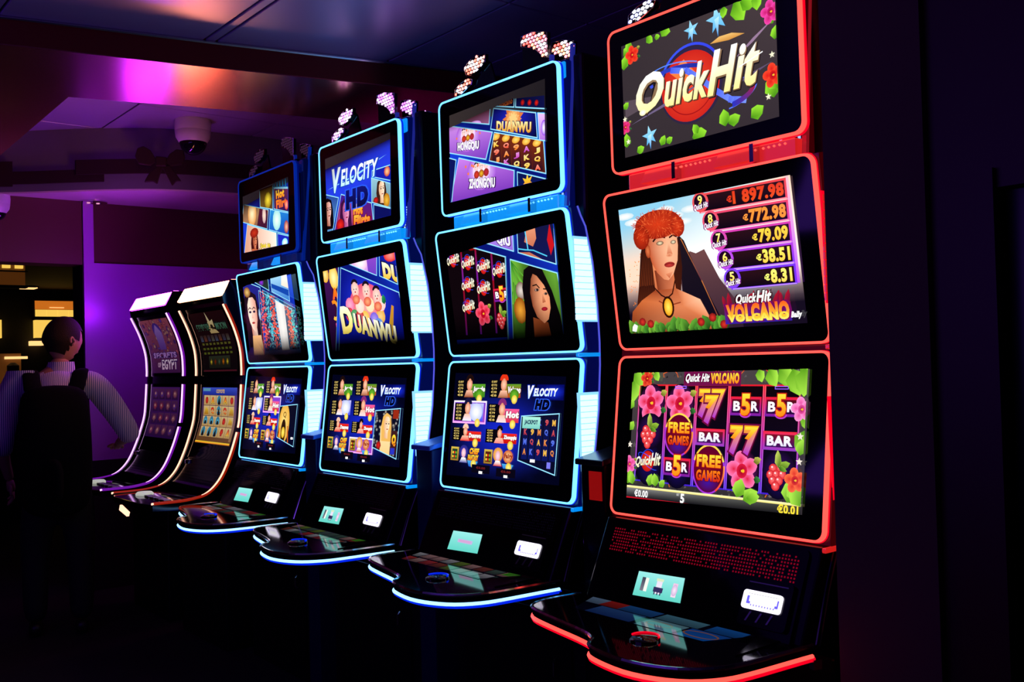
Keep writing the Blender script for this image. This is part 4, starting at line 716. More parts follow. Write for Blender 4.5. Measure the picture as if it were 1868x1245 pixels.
def make_machine(x, y, rz, label, hue, arts, lcd_icons, deck, leds, top_hue=None, lit_top=True):
    root = empty('slot_machine', (x, y, 0), rz); tag(root, label, 'slot machine', 'tall slot machines in the row')
    C, D, B = M[hue + 'core'], M[hue + 'deep'], M[hue + 'body']; th = top_hue or hue
    sh = M['shelfcore'] if hue == 'blue' else C
    # bodies
    MB(0).box(-.335, .335, -.01, .52, 0, H - .74).build('pedestal', M['dark'], root, bevel=.008)
    d = MB(0); d.box(-.28, .28, -.018, -.008, .08, H - .82); dr = d.build('pedestal_door', M['gloss'], root, bevel=.004)
    MB(0).tube([(.21, -.022, .42), (.21, -.03, .43), (.21, -.03, .47), (.21, -.022, .48)], .005).build('door_lock', M['chrome'], dr)
    MB().box(-.335, .335, .045, .52, -.74, .95).build('cabinet_body', M['dark'], root, bevel=.01)
    prof = [(-.038, .447), (.016, .0), (-.044, -.47)] + [(a, b) for a, b in SIDE[::-1]]
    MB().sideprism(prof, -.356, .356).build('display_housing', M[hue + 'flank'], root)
    MB().sideprism([(-.066, -.472), (-.172, -.705), (.08, -.705), (.08, -.47), (-.016, -.472)], -.352, .352).build('console_housing', M['gloss'], root, bevel=.006)
    for s_ in (1, -1):
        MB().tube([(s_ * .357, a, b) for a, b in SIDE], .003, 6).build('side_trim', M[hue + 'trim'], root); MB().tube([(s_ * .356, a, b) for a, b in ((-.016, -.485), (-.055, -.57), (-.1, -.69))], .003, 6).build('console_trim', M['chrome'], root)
        # louvred light panels on the right flank
        for z0, z1 in ((.10, .352), (-.36, -.13)) if s_ > 0 else ():
            n = 13; m = MB(); lo = MB()
            for k in range(n):
                za = z0 + (z1 - z0) * k / n; zb = za + (z1 - z0) / n * .86; ya = yside((za + zb) / 2)
                yf = -.030 if z0 > 0 else -.022
                lo.box(*sorted((s_ * .354, s_ * .3585)), yf, ya - .008, za, zb)
            m.sideprism([(-.034, z1 + .006), (-.026, z0 - .006)] + [(yside(z) + .0, z) for z in (z0 - .006, (z0 + z1) / 2, z1 + .006)], s_ * .354, s_ * .3572)
            p_ = m.build('side_light', M[hue + 'deep'] if hue != 'blue' else M['blue_back'], root)
            tag(lo.build('louvres', M['louvre'] if hue == 'blue' else M['redbody'], p_), kind='stuff')
        for z in (-.008, -.478) if s_ > 0 else ():
            yy = yside(z); MB().box(*sorted((s_ * .35, s_ * .362)), -.03 if z > -.1 else -.07, yy, z - .006, z + .006).build('side_band', B, root, bevel=.003)  # band emits in place of the neon's reflection on bare metal
    # displays
    for nm, pl, hw, q, ar in (('top_display', PT, .3208, th, arts[0]), ('middle_display', PM, .3491, hue, arts[1]), ('lower_display', PL, .35, hue, arts[2])):
        L = pl.L; m = MB(); slab(m, pl, rrect(-hw + .006, hw - .006, .006, L - .006, .022), -.012, -.001); g = m.build(nm, M['glass'], root)
        m = MB(); ring(m, pl, rrect(-hw, hw, 0, L, .028), rrect(-hw + .0055, hw - .0055, .0055, L - .0055, .023), -.0125, .0015); m.build('light_frame', M[q + 'core'], g)
        m = MB(); ring(m, pl, rrect(-hw - .002, hw + .002, -.002, L + .002, .03), rrect(-hw + .012, hw - .012, .012, L - .012, .018), -.021, -.0135); m.build('frame_back', M[q + 'deep'], g)
        tag(ar.build('picture', pl, M['screen'], g, -.001), None)
    # hinge band and plates, neon bounce put into their emission, between the top and the middle display
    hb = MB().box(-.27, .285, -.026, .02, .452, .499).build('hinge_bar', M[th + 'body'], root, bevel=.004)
    for a, b in ((-.20, -.09), (.055, .165)):
        MB().prism([(a, -.030, .497), (b, -.030, .497), (b + .006, -.045, .462), (a - .006, -.045, .462)], (0, .012, -.002)).build('hinge_plate', B, hb)
        MB().box(b + .004, b + .016, -.052, -.02, .455, .50).build('hinge_knuckle', M['chrome'], hb)
    if lit_top:
        m = MB()
        for a, b in ((-.08, .045), (.185, .275)):
            for k in range(int((b - a) / .016)): m.lathe((a + .008 + k * .016, -.027, .488), [(0.001, -.003), (.004, 0), (.001, .003)], 6)
        tag(m.build('hinge_lamps', M[hue + 'core'], hb), kind='stuff')
    # top box and its ribs
    MB().box(-.275, .262, -.012, .16, .462, .935).build('top_box', M['housing'], root, bevel=.012)
    for s_ in (1, -1):
        for xr, yt, yb, zt, hw in ((.255, -.005, -.01, .95, .0), (.298, .048, .002, .985, 0), (.312, .106, .075, .955, 0)):
            m = MB(); zt2 = zt if s_ > 0 else .94
            m.prism([(s_ * (xr - .012), yt - .004, zt2), (s_ * xr, yt - .004, zt2), (s_ * xr, yb - .004, .462), (s_ * (xr - .012), yb - .004, .462)], (0, .012, 0))
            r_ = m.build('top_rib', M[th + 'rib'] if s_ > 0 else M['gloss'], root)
            if s_ > 0 and xr > .29 or s_ > 0:
                m = MB()
                for k in range(34):
                    t = k / 34; m.box(xr - .022, xr - .016, yt + (yb - yt) * (1 - t) - .006, yt + (yb - yt) * (1 - t) - .003, .48 + t * .33, .486 + t * .33)
                tag(m.build('rib_lamps', M['dot'] if lit_top else M['lcd_dark'], r_), kind='stuff')
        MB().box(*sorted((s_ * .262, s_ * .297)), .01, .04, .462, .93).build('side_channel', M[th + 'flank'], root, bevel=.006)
        if s_ > 0:
            for za, zb in ((.868, .922), (.463, .50)): MB().prism([(.255, .002, za), (.296, .006, za), (.296, .006, zb), (.255, .002, zb)], (0, .012, 0)).build('side_painted_glow', M[th + 'body'], root, bevel=.004)  # glowing plates stand in for neon light on the top box side
            MB().prism([(.300, .058, .86), (.311, .066, .86), (.311, .066, .925), (.300, .058, .925)], (0, .03, 0)).build('side_painted_glow', M[th + 'body'], root)  # same painted glow beside the rear rib
    for nm, (poly, yy) in TOPPER.items():
        m = MB(); m.prism([(a, yy, b) for a, b in poly], (0, .014, 0))
        fan = m.build('topper_fan', M['gloss'], root)
        m = MB(); m.tube([(a, yy - .001, b) for a, b in poly], .0018, 5, True); m.build('fan_trim', M['chrome'], fan)
        led_mesh(poly, yy - .001, leds[nm[0]], 'fan_lamps', fan, lit_top)
    for poly, yy in (([(.098, 1.016), (.164, .993), (.204, .958), (.228, .94), (.228, .90), (.098, .90)], .004), ([(.195, .98), (.237, .958), (.276, .935), (.298, .92), (.298, .88), (.195, .88)], .054),
                     ([(-.193, .93), (-.174, .96), (-.134, .985), (-.104, 1.030), (-.084, 1.014), (-.052, .93)], .010)):
        m = MB(); m.prism([(a, yy, b) for a, b in poly], (0, .008, 0)); m.build('topper_web', M['gloss'], root)
    # console: panel, player display, note acceptor, perforated grille
    m = MB(); slab(m, PC, rrect(-.325, .325, -.005, .232, .018), -.01, .006); cp = m.build('console_panel', M['glass'], root)
    m = MB(); slab(m, PC, rrect(-.18, .0, .034, .117, .004), .005, .0075); f_ = m.build('player_display', M['gloss'], cp)
    al = art_lcd(lcd_icons); al.build('display_picture', PC, M['screen'], f_, .0076)
    m = MB(); slab(m, PC, rrect(.178, .312, .03, .142, .01), .004, .016); na = m.build('note_acceptor', M['gloss'], cp)
    m = MB(); ring(m, PC, rrect(.183, .292, .068, .112, .008), rrect(.190, .285, .075, .105, .005), .016, .021); m.build('acceptor_light', M['white'], na)
    art_bill().build('acceptor_window', PC, M['white_c'], na, .0165)
    m = MB(); slab(m, PC, rrect(.19, .30, .131, .1335, .001), .016, .0185); m.build('note_slot', M['satin'], na)
    m = MB()
    for a in (0, .03, .06): slab(m, PC, [(.20 + a, .04), (.205 + a, .04), (.215 + a, .063), (.21 + a, .063)], .016, .018)
    m.build('acceptor_ribs', M['satin'], na)
    m = MB(); skip = random.Random(5)
    for r in range(8):
        for k in range(70):
            if skip.random() < .13: continue
            xx, tt = -.30 + k * .0087, .15 + r * .0085
            m.add([PC.p(xx + a_, tt + b_, .0068) for a_, b_ in ((-.0022, -.0022), (.0022, -.0022), (.0022, .0022), (-.0022, .0022))], [(0, 1, 2, 3)])
    tag(m.build('grille_holes', M['grille_' + ('red' if hue == 'red' else 'blue')], cp), kind='stuff')
    # button deck
    dk = MB(); out = DECK + [(.345, -.10), (-.36, -.10)]
    dk.prism([(a, b, -.700) for a, b in out], (0, 0, .022)); deck_o = dk.build('button_deck', M['glass'], root)
    m = MB(); m.tube([(a, b, -.681) for a, b in DECK], .0055, 6); m.build('deck_rim', M['chrome'], deck_o)
    def strip(mb, P, z0, z1, o0, o1):
        for i in range(len(P) - 1):
            (ax, ay), (bx, by) = P[i], P[i + 1]; l = math.hypot(bx - ax, by - ay) + 1e-9; nx, ny = (by - ay) / l, -(bx - ax) / l
            mb.prism([(ax + nx * o0, ay + ny * o0, z0), (bx + nx * o0, by + ny * o0, z0), (bx + nx * o1, by + ny * o1, z0), (ax + nx * o1, ay + ny * o1, z0)], (0, 0, z1 - z0))
    j = min(range(len(DECK)), key=lambda i: abs(DECK[i][0] + .025)); k0 = 5
    for seg in (DECK[k0:j - 1], DECK[j + 2:]):
        m = MB(); m.tube([(a, b, -.706) for a, b in seg], .0052, 8); m.build('deck_light', sh, deck_o, True)
        m = MB(); m.tube([(a, b + .004, -.7125) for a, b in seg], .006, 8); m.build('deck_light_edge', D, deck_o)
    m = MB(); m.prism([(.352, -.135, -.712), (.366, -.138, -.712), (.372, -.115, -.712), (.356, -.11, -.712)], (0, 0, -.022)); m.build('deck_end_cap', M['chrome'], deck_o)
    DP = Plane((0, -.6775), (1, -.6775)); ad = art_deck(deck); ad.build('button_print', DP, M['dim'], deck_o, 0)
    m = MB(); m.lathe((.075, -.375, -.678), [(.036, 0), (.036, .004), (.030, .009), (.001, .011)], 28); b_ = m.build('play_button', M['glass'], deck_o, True)
    m = MB(); m.tube([(.075 + .033 * math.cos(t * math.pi / 12), -.375 + .033 * math.sin(t * math.pi / 12), -.669) for t in range(2, 14)], .0028, 6); m.build('button_ring', D, b_)
    MB().prism([(.24, -.17, -.678), (.30, -.17, -.678), (.30, -.33, -.678)], (0, 0, .003)).build('ticket_plate', M['gloss'], deck_o)
    return root

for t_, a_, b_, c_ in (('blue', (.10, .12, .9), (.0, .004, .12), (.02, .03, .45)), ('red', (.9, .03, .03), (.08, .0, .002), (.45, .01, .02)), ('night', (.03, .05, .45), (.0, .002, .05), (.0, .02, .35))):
    M[t_ + 'trim'] = mat(t_ + '_edge_painted_glow', (.3, .3, .35), .2, .8, a_, .8); M[t_ + 'flank'] = mat(t_ + '_flank_painted_glow', (.02, .02, .05), .2, .3, b_, .5); M[t_ + 'rib'] = mat(t_ + '_rib_painted_glow', (.3, .3, .35), .15, .9, c_, .5)  # glow put into edge, flank and rib colours for reflected neon light
M['reddim'] = mat('dim_red_lamp', (.02, 0, 0), .3, 0, (.8, .01, .01), .3)
M['blue_back'] = mat('side_light_back', (.02, .02, .02), .3, 0, (.2, .5, 1), 1.6)
M['louvre'] = mat('side_louvre', (.5, .5, .5), .3, 0, (.42, .78, 1), 2.0)
M['dot'] = mat('rib_lamp_dots', (.02, .02, .02), .3, 0, (.3, .5, 1), 1.3)
M['grille_red'] = mat('grille_red', (.02, 0, 0), .4, 0, (.5, .0, .02), .45)  # glow painted in for red trim light on the grille
M['grille_blue'] = mat('grille_blue', (.01, .01, .03), .4)
M['white_c'] = colmat('acceptor_window', 1.5, .3)


# ---------------------------------------------------------------- the room
def structure(o): o['kind'] = 'structure'; return o
M['carpet'] = mat('dark_carpet', (.012, .008, .014), .95, bump=(90, .5, .004))
M['tile'] = mat('ceiling_panel_paint', (.40, .30, .60), .33, .35, bump=(30, .06, .002))  # violet of the surrounding light mixed into the grey paint's base colour
M['void'] = mat('ceiling_void', (.01, .01, .01), .9)
M['beam'] = mat('beam_side_wood', (.13, .007, .004), .35, bump=(8, .1, .003))
M['beam_under'] = mat('polished_beam_laminate', (.46, .13, .15), .22, .9)
M['fascia'] = mat('fascia_paint', (.17, .16, .2), .6)
M['soffit'] = mat('soffit_gloss', (.9, .75, .82), .35, .2)
M['darkred'] = mat('dark_red_panel', (.08, .006, .016), .5)
M['laminate'] = mat('laminate_violet_light', (.50, .14, .70), .32, .1)  # violet light on the wall put into the laminate's colour
M['column'] = mat('grey_column_paint', (.12, .075, .045), .8, bump=(60, .15, .002))
M['wood'] = mat('dark_red_wood', (.05, .004, .004), .5, bump=(12, .2, .003))
M['greenglass'] = mat('green_black_glass', (.004, .012, .012), .3)
M['black'] = mat('black_paint', (.004, .003, .004), .8)
MB(0).box(-16, 4, -7, 5, -.1, 0).build('floor', M['carpet']); structure(bpy.data.objects['floor'])
beam_b = [(-2.30, -2.6), (-1.96, -1.2), (-1.83, -.57), (-1.69, .03), (-1.0, 3.3)]          # near edge of the beam
beam_c = [(-1.65, 3.3), (-2.32, -.07), (-2.42, -.5), (-2.53, -.92), (-5.6, -.88), (-5.6, -2.6)]
m_ = MB(); m_.prism([(a, b, 1.225) for a, b in beam_b] + [(4, 3.3, 1.225), (4, -2.6, 1.225)], (0, 0, .1)); m_.box(-2.3, 4, -7, -2.6, 1.225, 1.325); m_.box(-5.6, -1.5, -3, 5, 1.52, 1.62); ce = structure(m_.build('ceiling', M['void']))
def panel(x0, x1, y0, y1, z=1.5): MB().box(x0 + .005, x1 - .005, y0 + .005, y1 - .005, z, z + .018).build('ceiling_panel', M['tile'], ce, bevel=.003)
for y0, y1 in ((-5.2, -3.6), (-3.6, -1.95), (-1.95, -1.29), (-1.29, -.625), (-.625, -.582), (-.582, .07), (.07, .43), (.43, 1.1), (1.1, 1.9), (1.9, 3.2)):
    for k_ in range(4):
        x0 = (-2.3 if y0 < -1.9 else -1.98 if y0 < -1.2 else -1.86 if y0 < 0 else -1.7 if y0 < .5 else -1.5) if k_ == 0 else -.9 + (k_ - 1) * 1.2
        panel(x0, -.9 + k_ * 1.2 if k_ < 3 else 3.9, y0, y1, 1.2)
for y0, y1 in ((-.9, -.155), (-.155, .7), (.7, 1.55), (1.55, 2.8)):
    for x0, x1 in ((-5.5, -4.66), (-4.66, -3.97), (-3.97, -2.3)): panel(x0, x1, y0, y1)
bm_ = beam_b + beam_c
be = structure(MB().prism([(a, b, 1.104) for a, b in bm_], (0, 0, .42)).build('trim_1', M['beam']))
MB().prism([(a, b, 1.10) for a, b in bm_], (0, 0, .004)).build('beam_underside', M['beam_under'], be)
MB().tube([(a + .004, b, 1.194) for a, b in beam_b], .006, 6).build('ceiling_edge_trim', M['satin'], be)
FC = arcpts([(-6.4, -2.6), (-5.6, -1.45), (-5.07, -.66), (-4.86, -.40), (-4.69, -.2), (-4.50, .07), (-4.41, .31), (-4.37, .59), (-4.36, 1.0), (-4.5, 1.9), (-4.9, 3.2)], 5)
fo = [(p[0], p[1]) for p in FC]
fs_ = structure(MB().prism([(a, b, 1.118) for a, b in fo] + [(-6.6, 3.2, 1.118), (-6.6, -2.6, 1.118)], (0, 0, .40)).build('trim_2', M['fascia'], smooth=True))
MB().prism([(a, b, 1.108) for a, b in fo] + [(-6.6, 3.2, 1.108), (-6.6, -2.6, 1.108)], (0, 0, .010)).build('soffit_underside', M['soffit'], fs_)
wl = structure(MB().box(-5.32, -5.1, -.152, 3.3, -.60, .703).build('wall_left', M['laminate']))
MB().box(-5.32, -5.095, -.152, 3.3, -H, -.60).build('added_shade_panel', M['black'], wl)  # added black panel stands in for the unlit lower wall
MB().box(-5.32, -5.1, -.152, -.087, .703, 1.108).build('wall_post', M['laminate'], wl)
MB().box(-5.30, -5.13, -.087, 3.3, .703, 1.108).build('upper_panel', M['darkred'], wl)
MB().box(-5.34, -5.12, -.158, -.1515, -H, 1.108).build('wall_end_cap', M['black'], wl)
structure(MB().box(-5.30, -5.1, -3.4, -.16, .69, 1.108).build('trim_3', M['darkred']))
structure(MB().box(-5.3, 4, 3.3, 3.4, -H, 1.22).build('wall_back', M['black']))
co = structure(MB().box(.421, .655, -.12, .7, -H, 1.2).build('wall_right', M['column']))
wf = structure(MB().box(.656, .786, -.10, .6, -H, 1.2).build('trim_4', M['wood']))
MB().box(.786, 3.9, -.10, .02, .292, 1.2).build('window_header', M['wood'], wf)
MB().box(.756, .790, -.115, -.099, -H, .33).build('window_stile', M['wood'], wf)
wg = structure(MB().box(.790, 3.9, -.06, -.05, -H, .29).build('window_1', M['greenglass']))
# the hall beyond the opening
structure(MB().box(-13.2, -5.6, -5, 6, 1.11, 1.2).build('ceiling_far', M['black'])); bpy.data.objects['ceiling_far'].name = 'ceiling_hall'
bh = structure(MB().box(-12.7, -12.5, -3, 6, -H, 1.11).build('wall_far', M['black'])); bh.name = 'wall_front'
M['amber'] = mat('amber_backlight', (.3, .2, .1), .5, 0, (1, .62, .10), .95); M['orange'] = mat('orange_backlight', (.3, .1, .05), .5, 0, (.75, .19, .015), .75)
M['warm'] = mat('warm_lamp', (.5, .3, .1), .5, 0, (1, .55, .2), 1.4); M['brown'] = mat('brown_lit_panel', (.15, .07, .02), .5, 0, (.12, .035, .005), .5)
cab = empty('lit_display_case', (-12.48, 1.54, 0)); tag(cab, 'amber backlit display case on the far wall, behind the man\'s head', 'display case')
def part(mb, nm, m, par, **k):
    o = mb.build(nm, m, par, **k); o.matrix_parent_inverse = Matrix.Translation(-par.location); return o
part(MB().box(-12.5, -12.40, 1.25, 1.83, .738, .97), 'upper_shelf', M['black'], cab); part(MB().box(-12.5, -12.38, 1.265, 1.817, .84, .953), 'orange_panel', M['orange'], cab)
for k in range(4): part(MB().box(-12.5, -12.38, 1.268 + k * .138, 1.268 + k * .138 + .134, .745, .835), 'backlit_panel', M['amber'], cab)
part(MB().box(-12.5, -12.38, 1.265, 1.817, .461, .697), 'amber_panel', M['amber'], cab); part(MB().box(-12.5, -12.36, 1.44, 1.62, .86, .868), 'lamp_strip', M['warm'], cab)
part(MB().box(-12.5, -12.38, 1.205, 1.36, .36, .42), 'lower_lamp', M['warm'], cab)
for k in range(3): part(MB().box(-12.5, -12.36, 1.262, 1.82, [.70, .72, .45][k], [.738, .74, .461][k]), 'shelf_board', M['black'], cab)
o = MB().box(-12.5, -12.38, .60, .86, .461, .697).build('wall_lamp', M['amber']); tag(o, 'amber wall lamp at the left edge of the far wall', 'lamp')
for i, (x, y, lb) in enumerate(((-10.1, 1.25, 'warm ceiling light nearest the purple wall end'), (-12.0, 1.10, 'dim warm ceiling light farther from the purple wall end'))):
    r = empty('ceiling_light', (x, y, H + 1.105)); tag(r, lb, 'ceiling light', 'ceiling lights of the far hall')
    part(MB(0).lathe((x, y, H + 1.088), [(.12, .02), (.12, 0), (.09, 0), (.09, .02)], 20), 'rim', M['black'], r); part(MB(0).box(x - .10, x + .10, y - .085, y + .085, H + 1.078, H + 1.09), 'diffuser', M['warm'], r)
sh = empty('backlit_shelf', (-9, .15, 0)); tag(sh, 'dim brown backlit shelf with three small lamps under the ceiling, far left', 'shelf')
part(MB().box(-9.1, -9, -.1, .38, .86, 1.09), 'back_panel', M['brown'], sh)
for k in range(4): part(MB().box(-9.0, -8.96, -.06 + k * .115, .01 + k * .115, 1.035, 1.085), 'lamp', M['amber'] if k else M['brown'], sh)
part(MB().box(-9.05, -8.94, -.1, .39, .84, .865), 'shelf_board', M['black'], sh); part(MB().box(-9.05, -8.94, -.1, .39, 1.0, 1.01), 'shelf_board', M['black'], sh)
sn = empty('bar_stand', (-9, .2, 0)); tag(sn, 'brown stand with two small warm lamps, left of the man\'s shoulder', 'stand')
part(MB().box(-9.1, -9, .0, .33, -.14, .19), 'lit_panel', M['brown'], sn); part(MB().box(-9.1, -8.99, -.02, .35, -H, -.14), 'cabinet', M['black'], sn); part(MB(H).lathe((-8.97, .25, .02), [(.02, -.05), (.055, -.03), (.055, .05), (.02, .08)], 14), 'dark_pot', M['black'], sn)
part(MB().box(-9, -8.95, .18, .38, .135, .16), 'lamp', M['warm'], sn); part(MB().box(-9, -8.95, .21, .28, -.05, -.03), 'lamp', M['warm'], sn)
# dome cameras, downlight, garland
M['camwhite'] = mat('camera_housing', (.6, .6, .65), .35); M['camdome'] = mat('smoked_dome', (.006, .004, .01), .05)
def dome(x, y, z, r, label):
    t = empty('dome_camera', (x, y, H + z)); tag(t, label, 'security camera', 'ceiling dome cameras')
    part(MB().lathe((x, y, z), [(r, 0), (r * 1.02, -.3 * r), (r, -.62 * r), (r * .99, -.64 * r), (r * 1.0, -.66 * r), (r * .95, -1.0 * r), (r * .78, -1.28 * r), (.01, -1.28 * r)], 32), 'housing', M['camwhite'], t, smooth=True)
    part(MB().lathe((x, y, z), [(r * .76, -1.26 * r)] + [(r * .76 * math.cos(a * math.pi / 16), -1.27 * r - r * .72 * math.sin(a * math.pi / 16)) for a in range(0, 8)] + [(.002, -1.99 * r)], 32), 'dome', M['camdome'], t, smooth=True)
dome(-4.17, .235, 1.5, .106, 'white ceiling dome camera above the ribbon garland'); dome(-5.14, -.665, 1.108, .088, 'white dome camera under the pink soffit at the left edge')
dl = empty('downlight', (-5.078, -.092, H + 1.108)); tag(dl, 'round recessed downlight in the glossy pink soffit', 'ceiling light')
part(MB().lathe((-5.078, -.092, 1.108), [(.088, 0), (.088, -.008), (.062, -.010), (.058, .0)], 28), 'rim', M['chrome'], dl, smooth=True)
M['lampdim'] = mat('downlight_lamp', (.4, .2, .3), .3, 0, (1, .4, .6), .8)
for k in range(4): part(MB().lathe((-5.078 + .03 * math.cos(k * 1.57), -.092 + .03 * math.sin(k * 1.57), 1.10), [(.012, 0), (.010, -.006), (.002, -.008)], 10), 'lamp', M['lampdim'] if k % 2 else M['darkred'], dl)
M['ribbon'] = mat('dark_red_ribbon', (.022, .002, .003), .85)
gl = empty('ribbon_garland', (-4.43, .1, H + 1.2)); tag(gl, 'dark red ribbon garland draped along the curved fascia', 'garland')
def along(y):  # point on the fascia curve at given y
    for (x0, y0), (x1, y1) in zip(fo, fo[1:]):
        if y0 <= y <= y1: return x0 + (x1 - x0) * (y - y0) / (y1 - y0)
    return fo[-1][0]
def band(y0, y1, za, zb, off, nm='ribbon'):
    n = 10; Y = [y0 + (y1 - y0) * k / n for k in range(n + 1)]; m = MB()
    P = [(along(y) + off, y) for y in Y] + [(along(y) + off - .02, y) for y in Y[::-1]]
    m.prism([(a, b, za) for a, b in P], (0, 0, zb - za)); part(m, nm, M['ribbon'], gl)
band(-.95, -.60, 1.145, 1.30, .06); band(-.95, -.16, 1.16, 1.238, .05); band(-.30, 1.1, 1.205, 1.295, .07)
bw = empty('ribbon_bow', (-4.32, .09, H + 1.24)); tag(bw, 'dark red bow on the garland beneath the dome camera', 'bow')
def bow_piece(nm, pts, d=.03):
    r_ = Vector((.42, .907, 0)); c = Vector((-4.33, .10, 0)); f_ = Vector((.907, -.42, 0))
    part(MB().prism([c + r_ * a + Vector((0, 0, b)) + f_ * .03 for a, b in pts], f_ * d), nm, M['ribbon'], bw, bevel=.006)
bow_piece('loop', [(-.02, 1.25), (-.06, 1.32), (-.10, 1.345), (-.135, 1.33), (-.15, 1.28), (-.13, 1.235), (-.06, 1.225)]); bow_piece('loop', [(.02, 1.25), (.05, 1.30), (.09, 1.33), (.13, 1.325), (.14, 1.28), (.12, 1.235), (.05, 1.225)])
bow_piece('knot', [(-.03, 1.22), (.03, 1.22), (.035, 1.275), (-.03, 1.28)], .05); bow_piece('tail', [(-.02, 1.23), (.01, 1.22), (-.01, 1.17), (-.025, 1.115), (-.05, 1.13), (-.10, 1.125), (-.07, 1.18)]); bow_piece('tail', [(.0, 1.225), (.05, 1.23), (.085, 1.18), (.115, 1.135), (.085, 1.135), (.06, 1.105), (.03, 1.17)])
area_lamp('added_magenta_fill', (-4.2, 2.3, H + 1.3), (.3, .3), (1, .02, .35), 5, (-5.1, 2.2, H + .3))  # unseen lamp added behind the machines to redden the end wall

# ---------------------------------------------------------------- machines
A2 = {'l': [(255, 200, 190), (230, 90, 60), (245, 240, 255), (240, 130, 120)], 'r': [(255, 150, 110), (240, 120, 140), (255, 240, 255), (200, 50, 40)]}
A3 = {'l': [(230, 150, 250), (200, 100, 240), (250, 225, 255)], 'r': [(220, 130, 250), (240, 200, 255), (190, 80, 230)]}
A1 = {'l': [(170, 170, 255), (235, 235, 255)], 'r': [(170, 170, 255), (235, 235, 255)]}
make_machine(0, 0, 0, 'nearest slot machine, framed in red neon, volcano game with money ladder', 'red', (art_red_top(), art_red_mid(), art_red_low()), True, 'red', A1)
make_machine(-.8967, .034, .0067, 'blue neon slot machine directly left of the red one, woman and palms on middle screen', 'blue', (art_blue_top_a(), art_blue_mid_a(), art_menu(2, 'reels')), False, 3, A2)
make_machine(-1.7724, .0137, -.0082, 'blue neon slot machine with large slanted white lettering on its blue top screen', 'blue', (art_blue_top_b(), art_blue_mid_b(), art_menu(7, 'fairy')), True, 5, A3)
make_machine(-2.6717, .0383, -.0211, 'blue neon slot machine with unlit topper, beside the two curved machines', 'blue', (art_blue_top_c(), art_blue_mid_c(), art_menu(3, 'oval')), False, 8, A3, 'night', False)

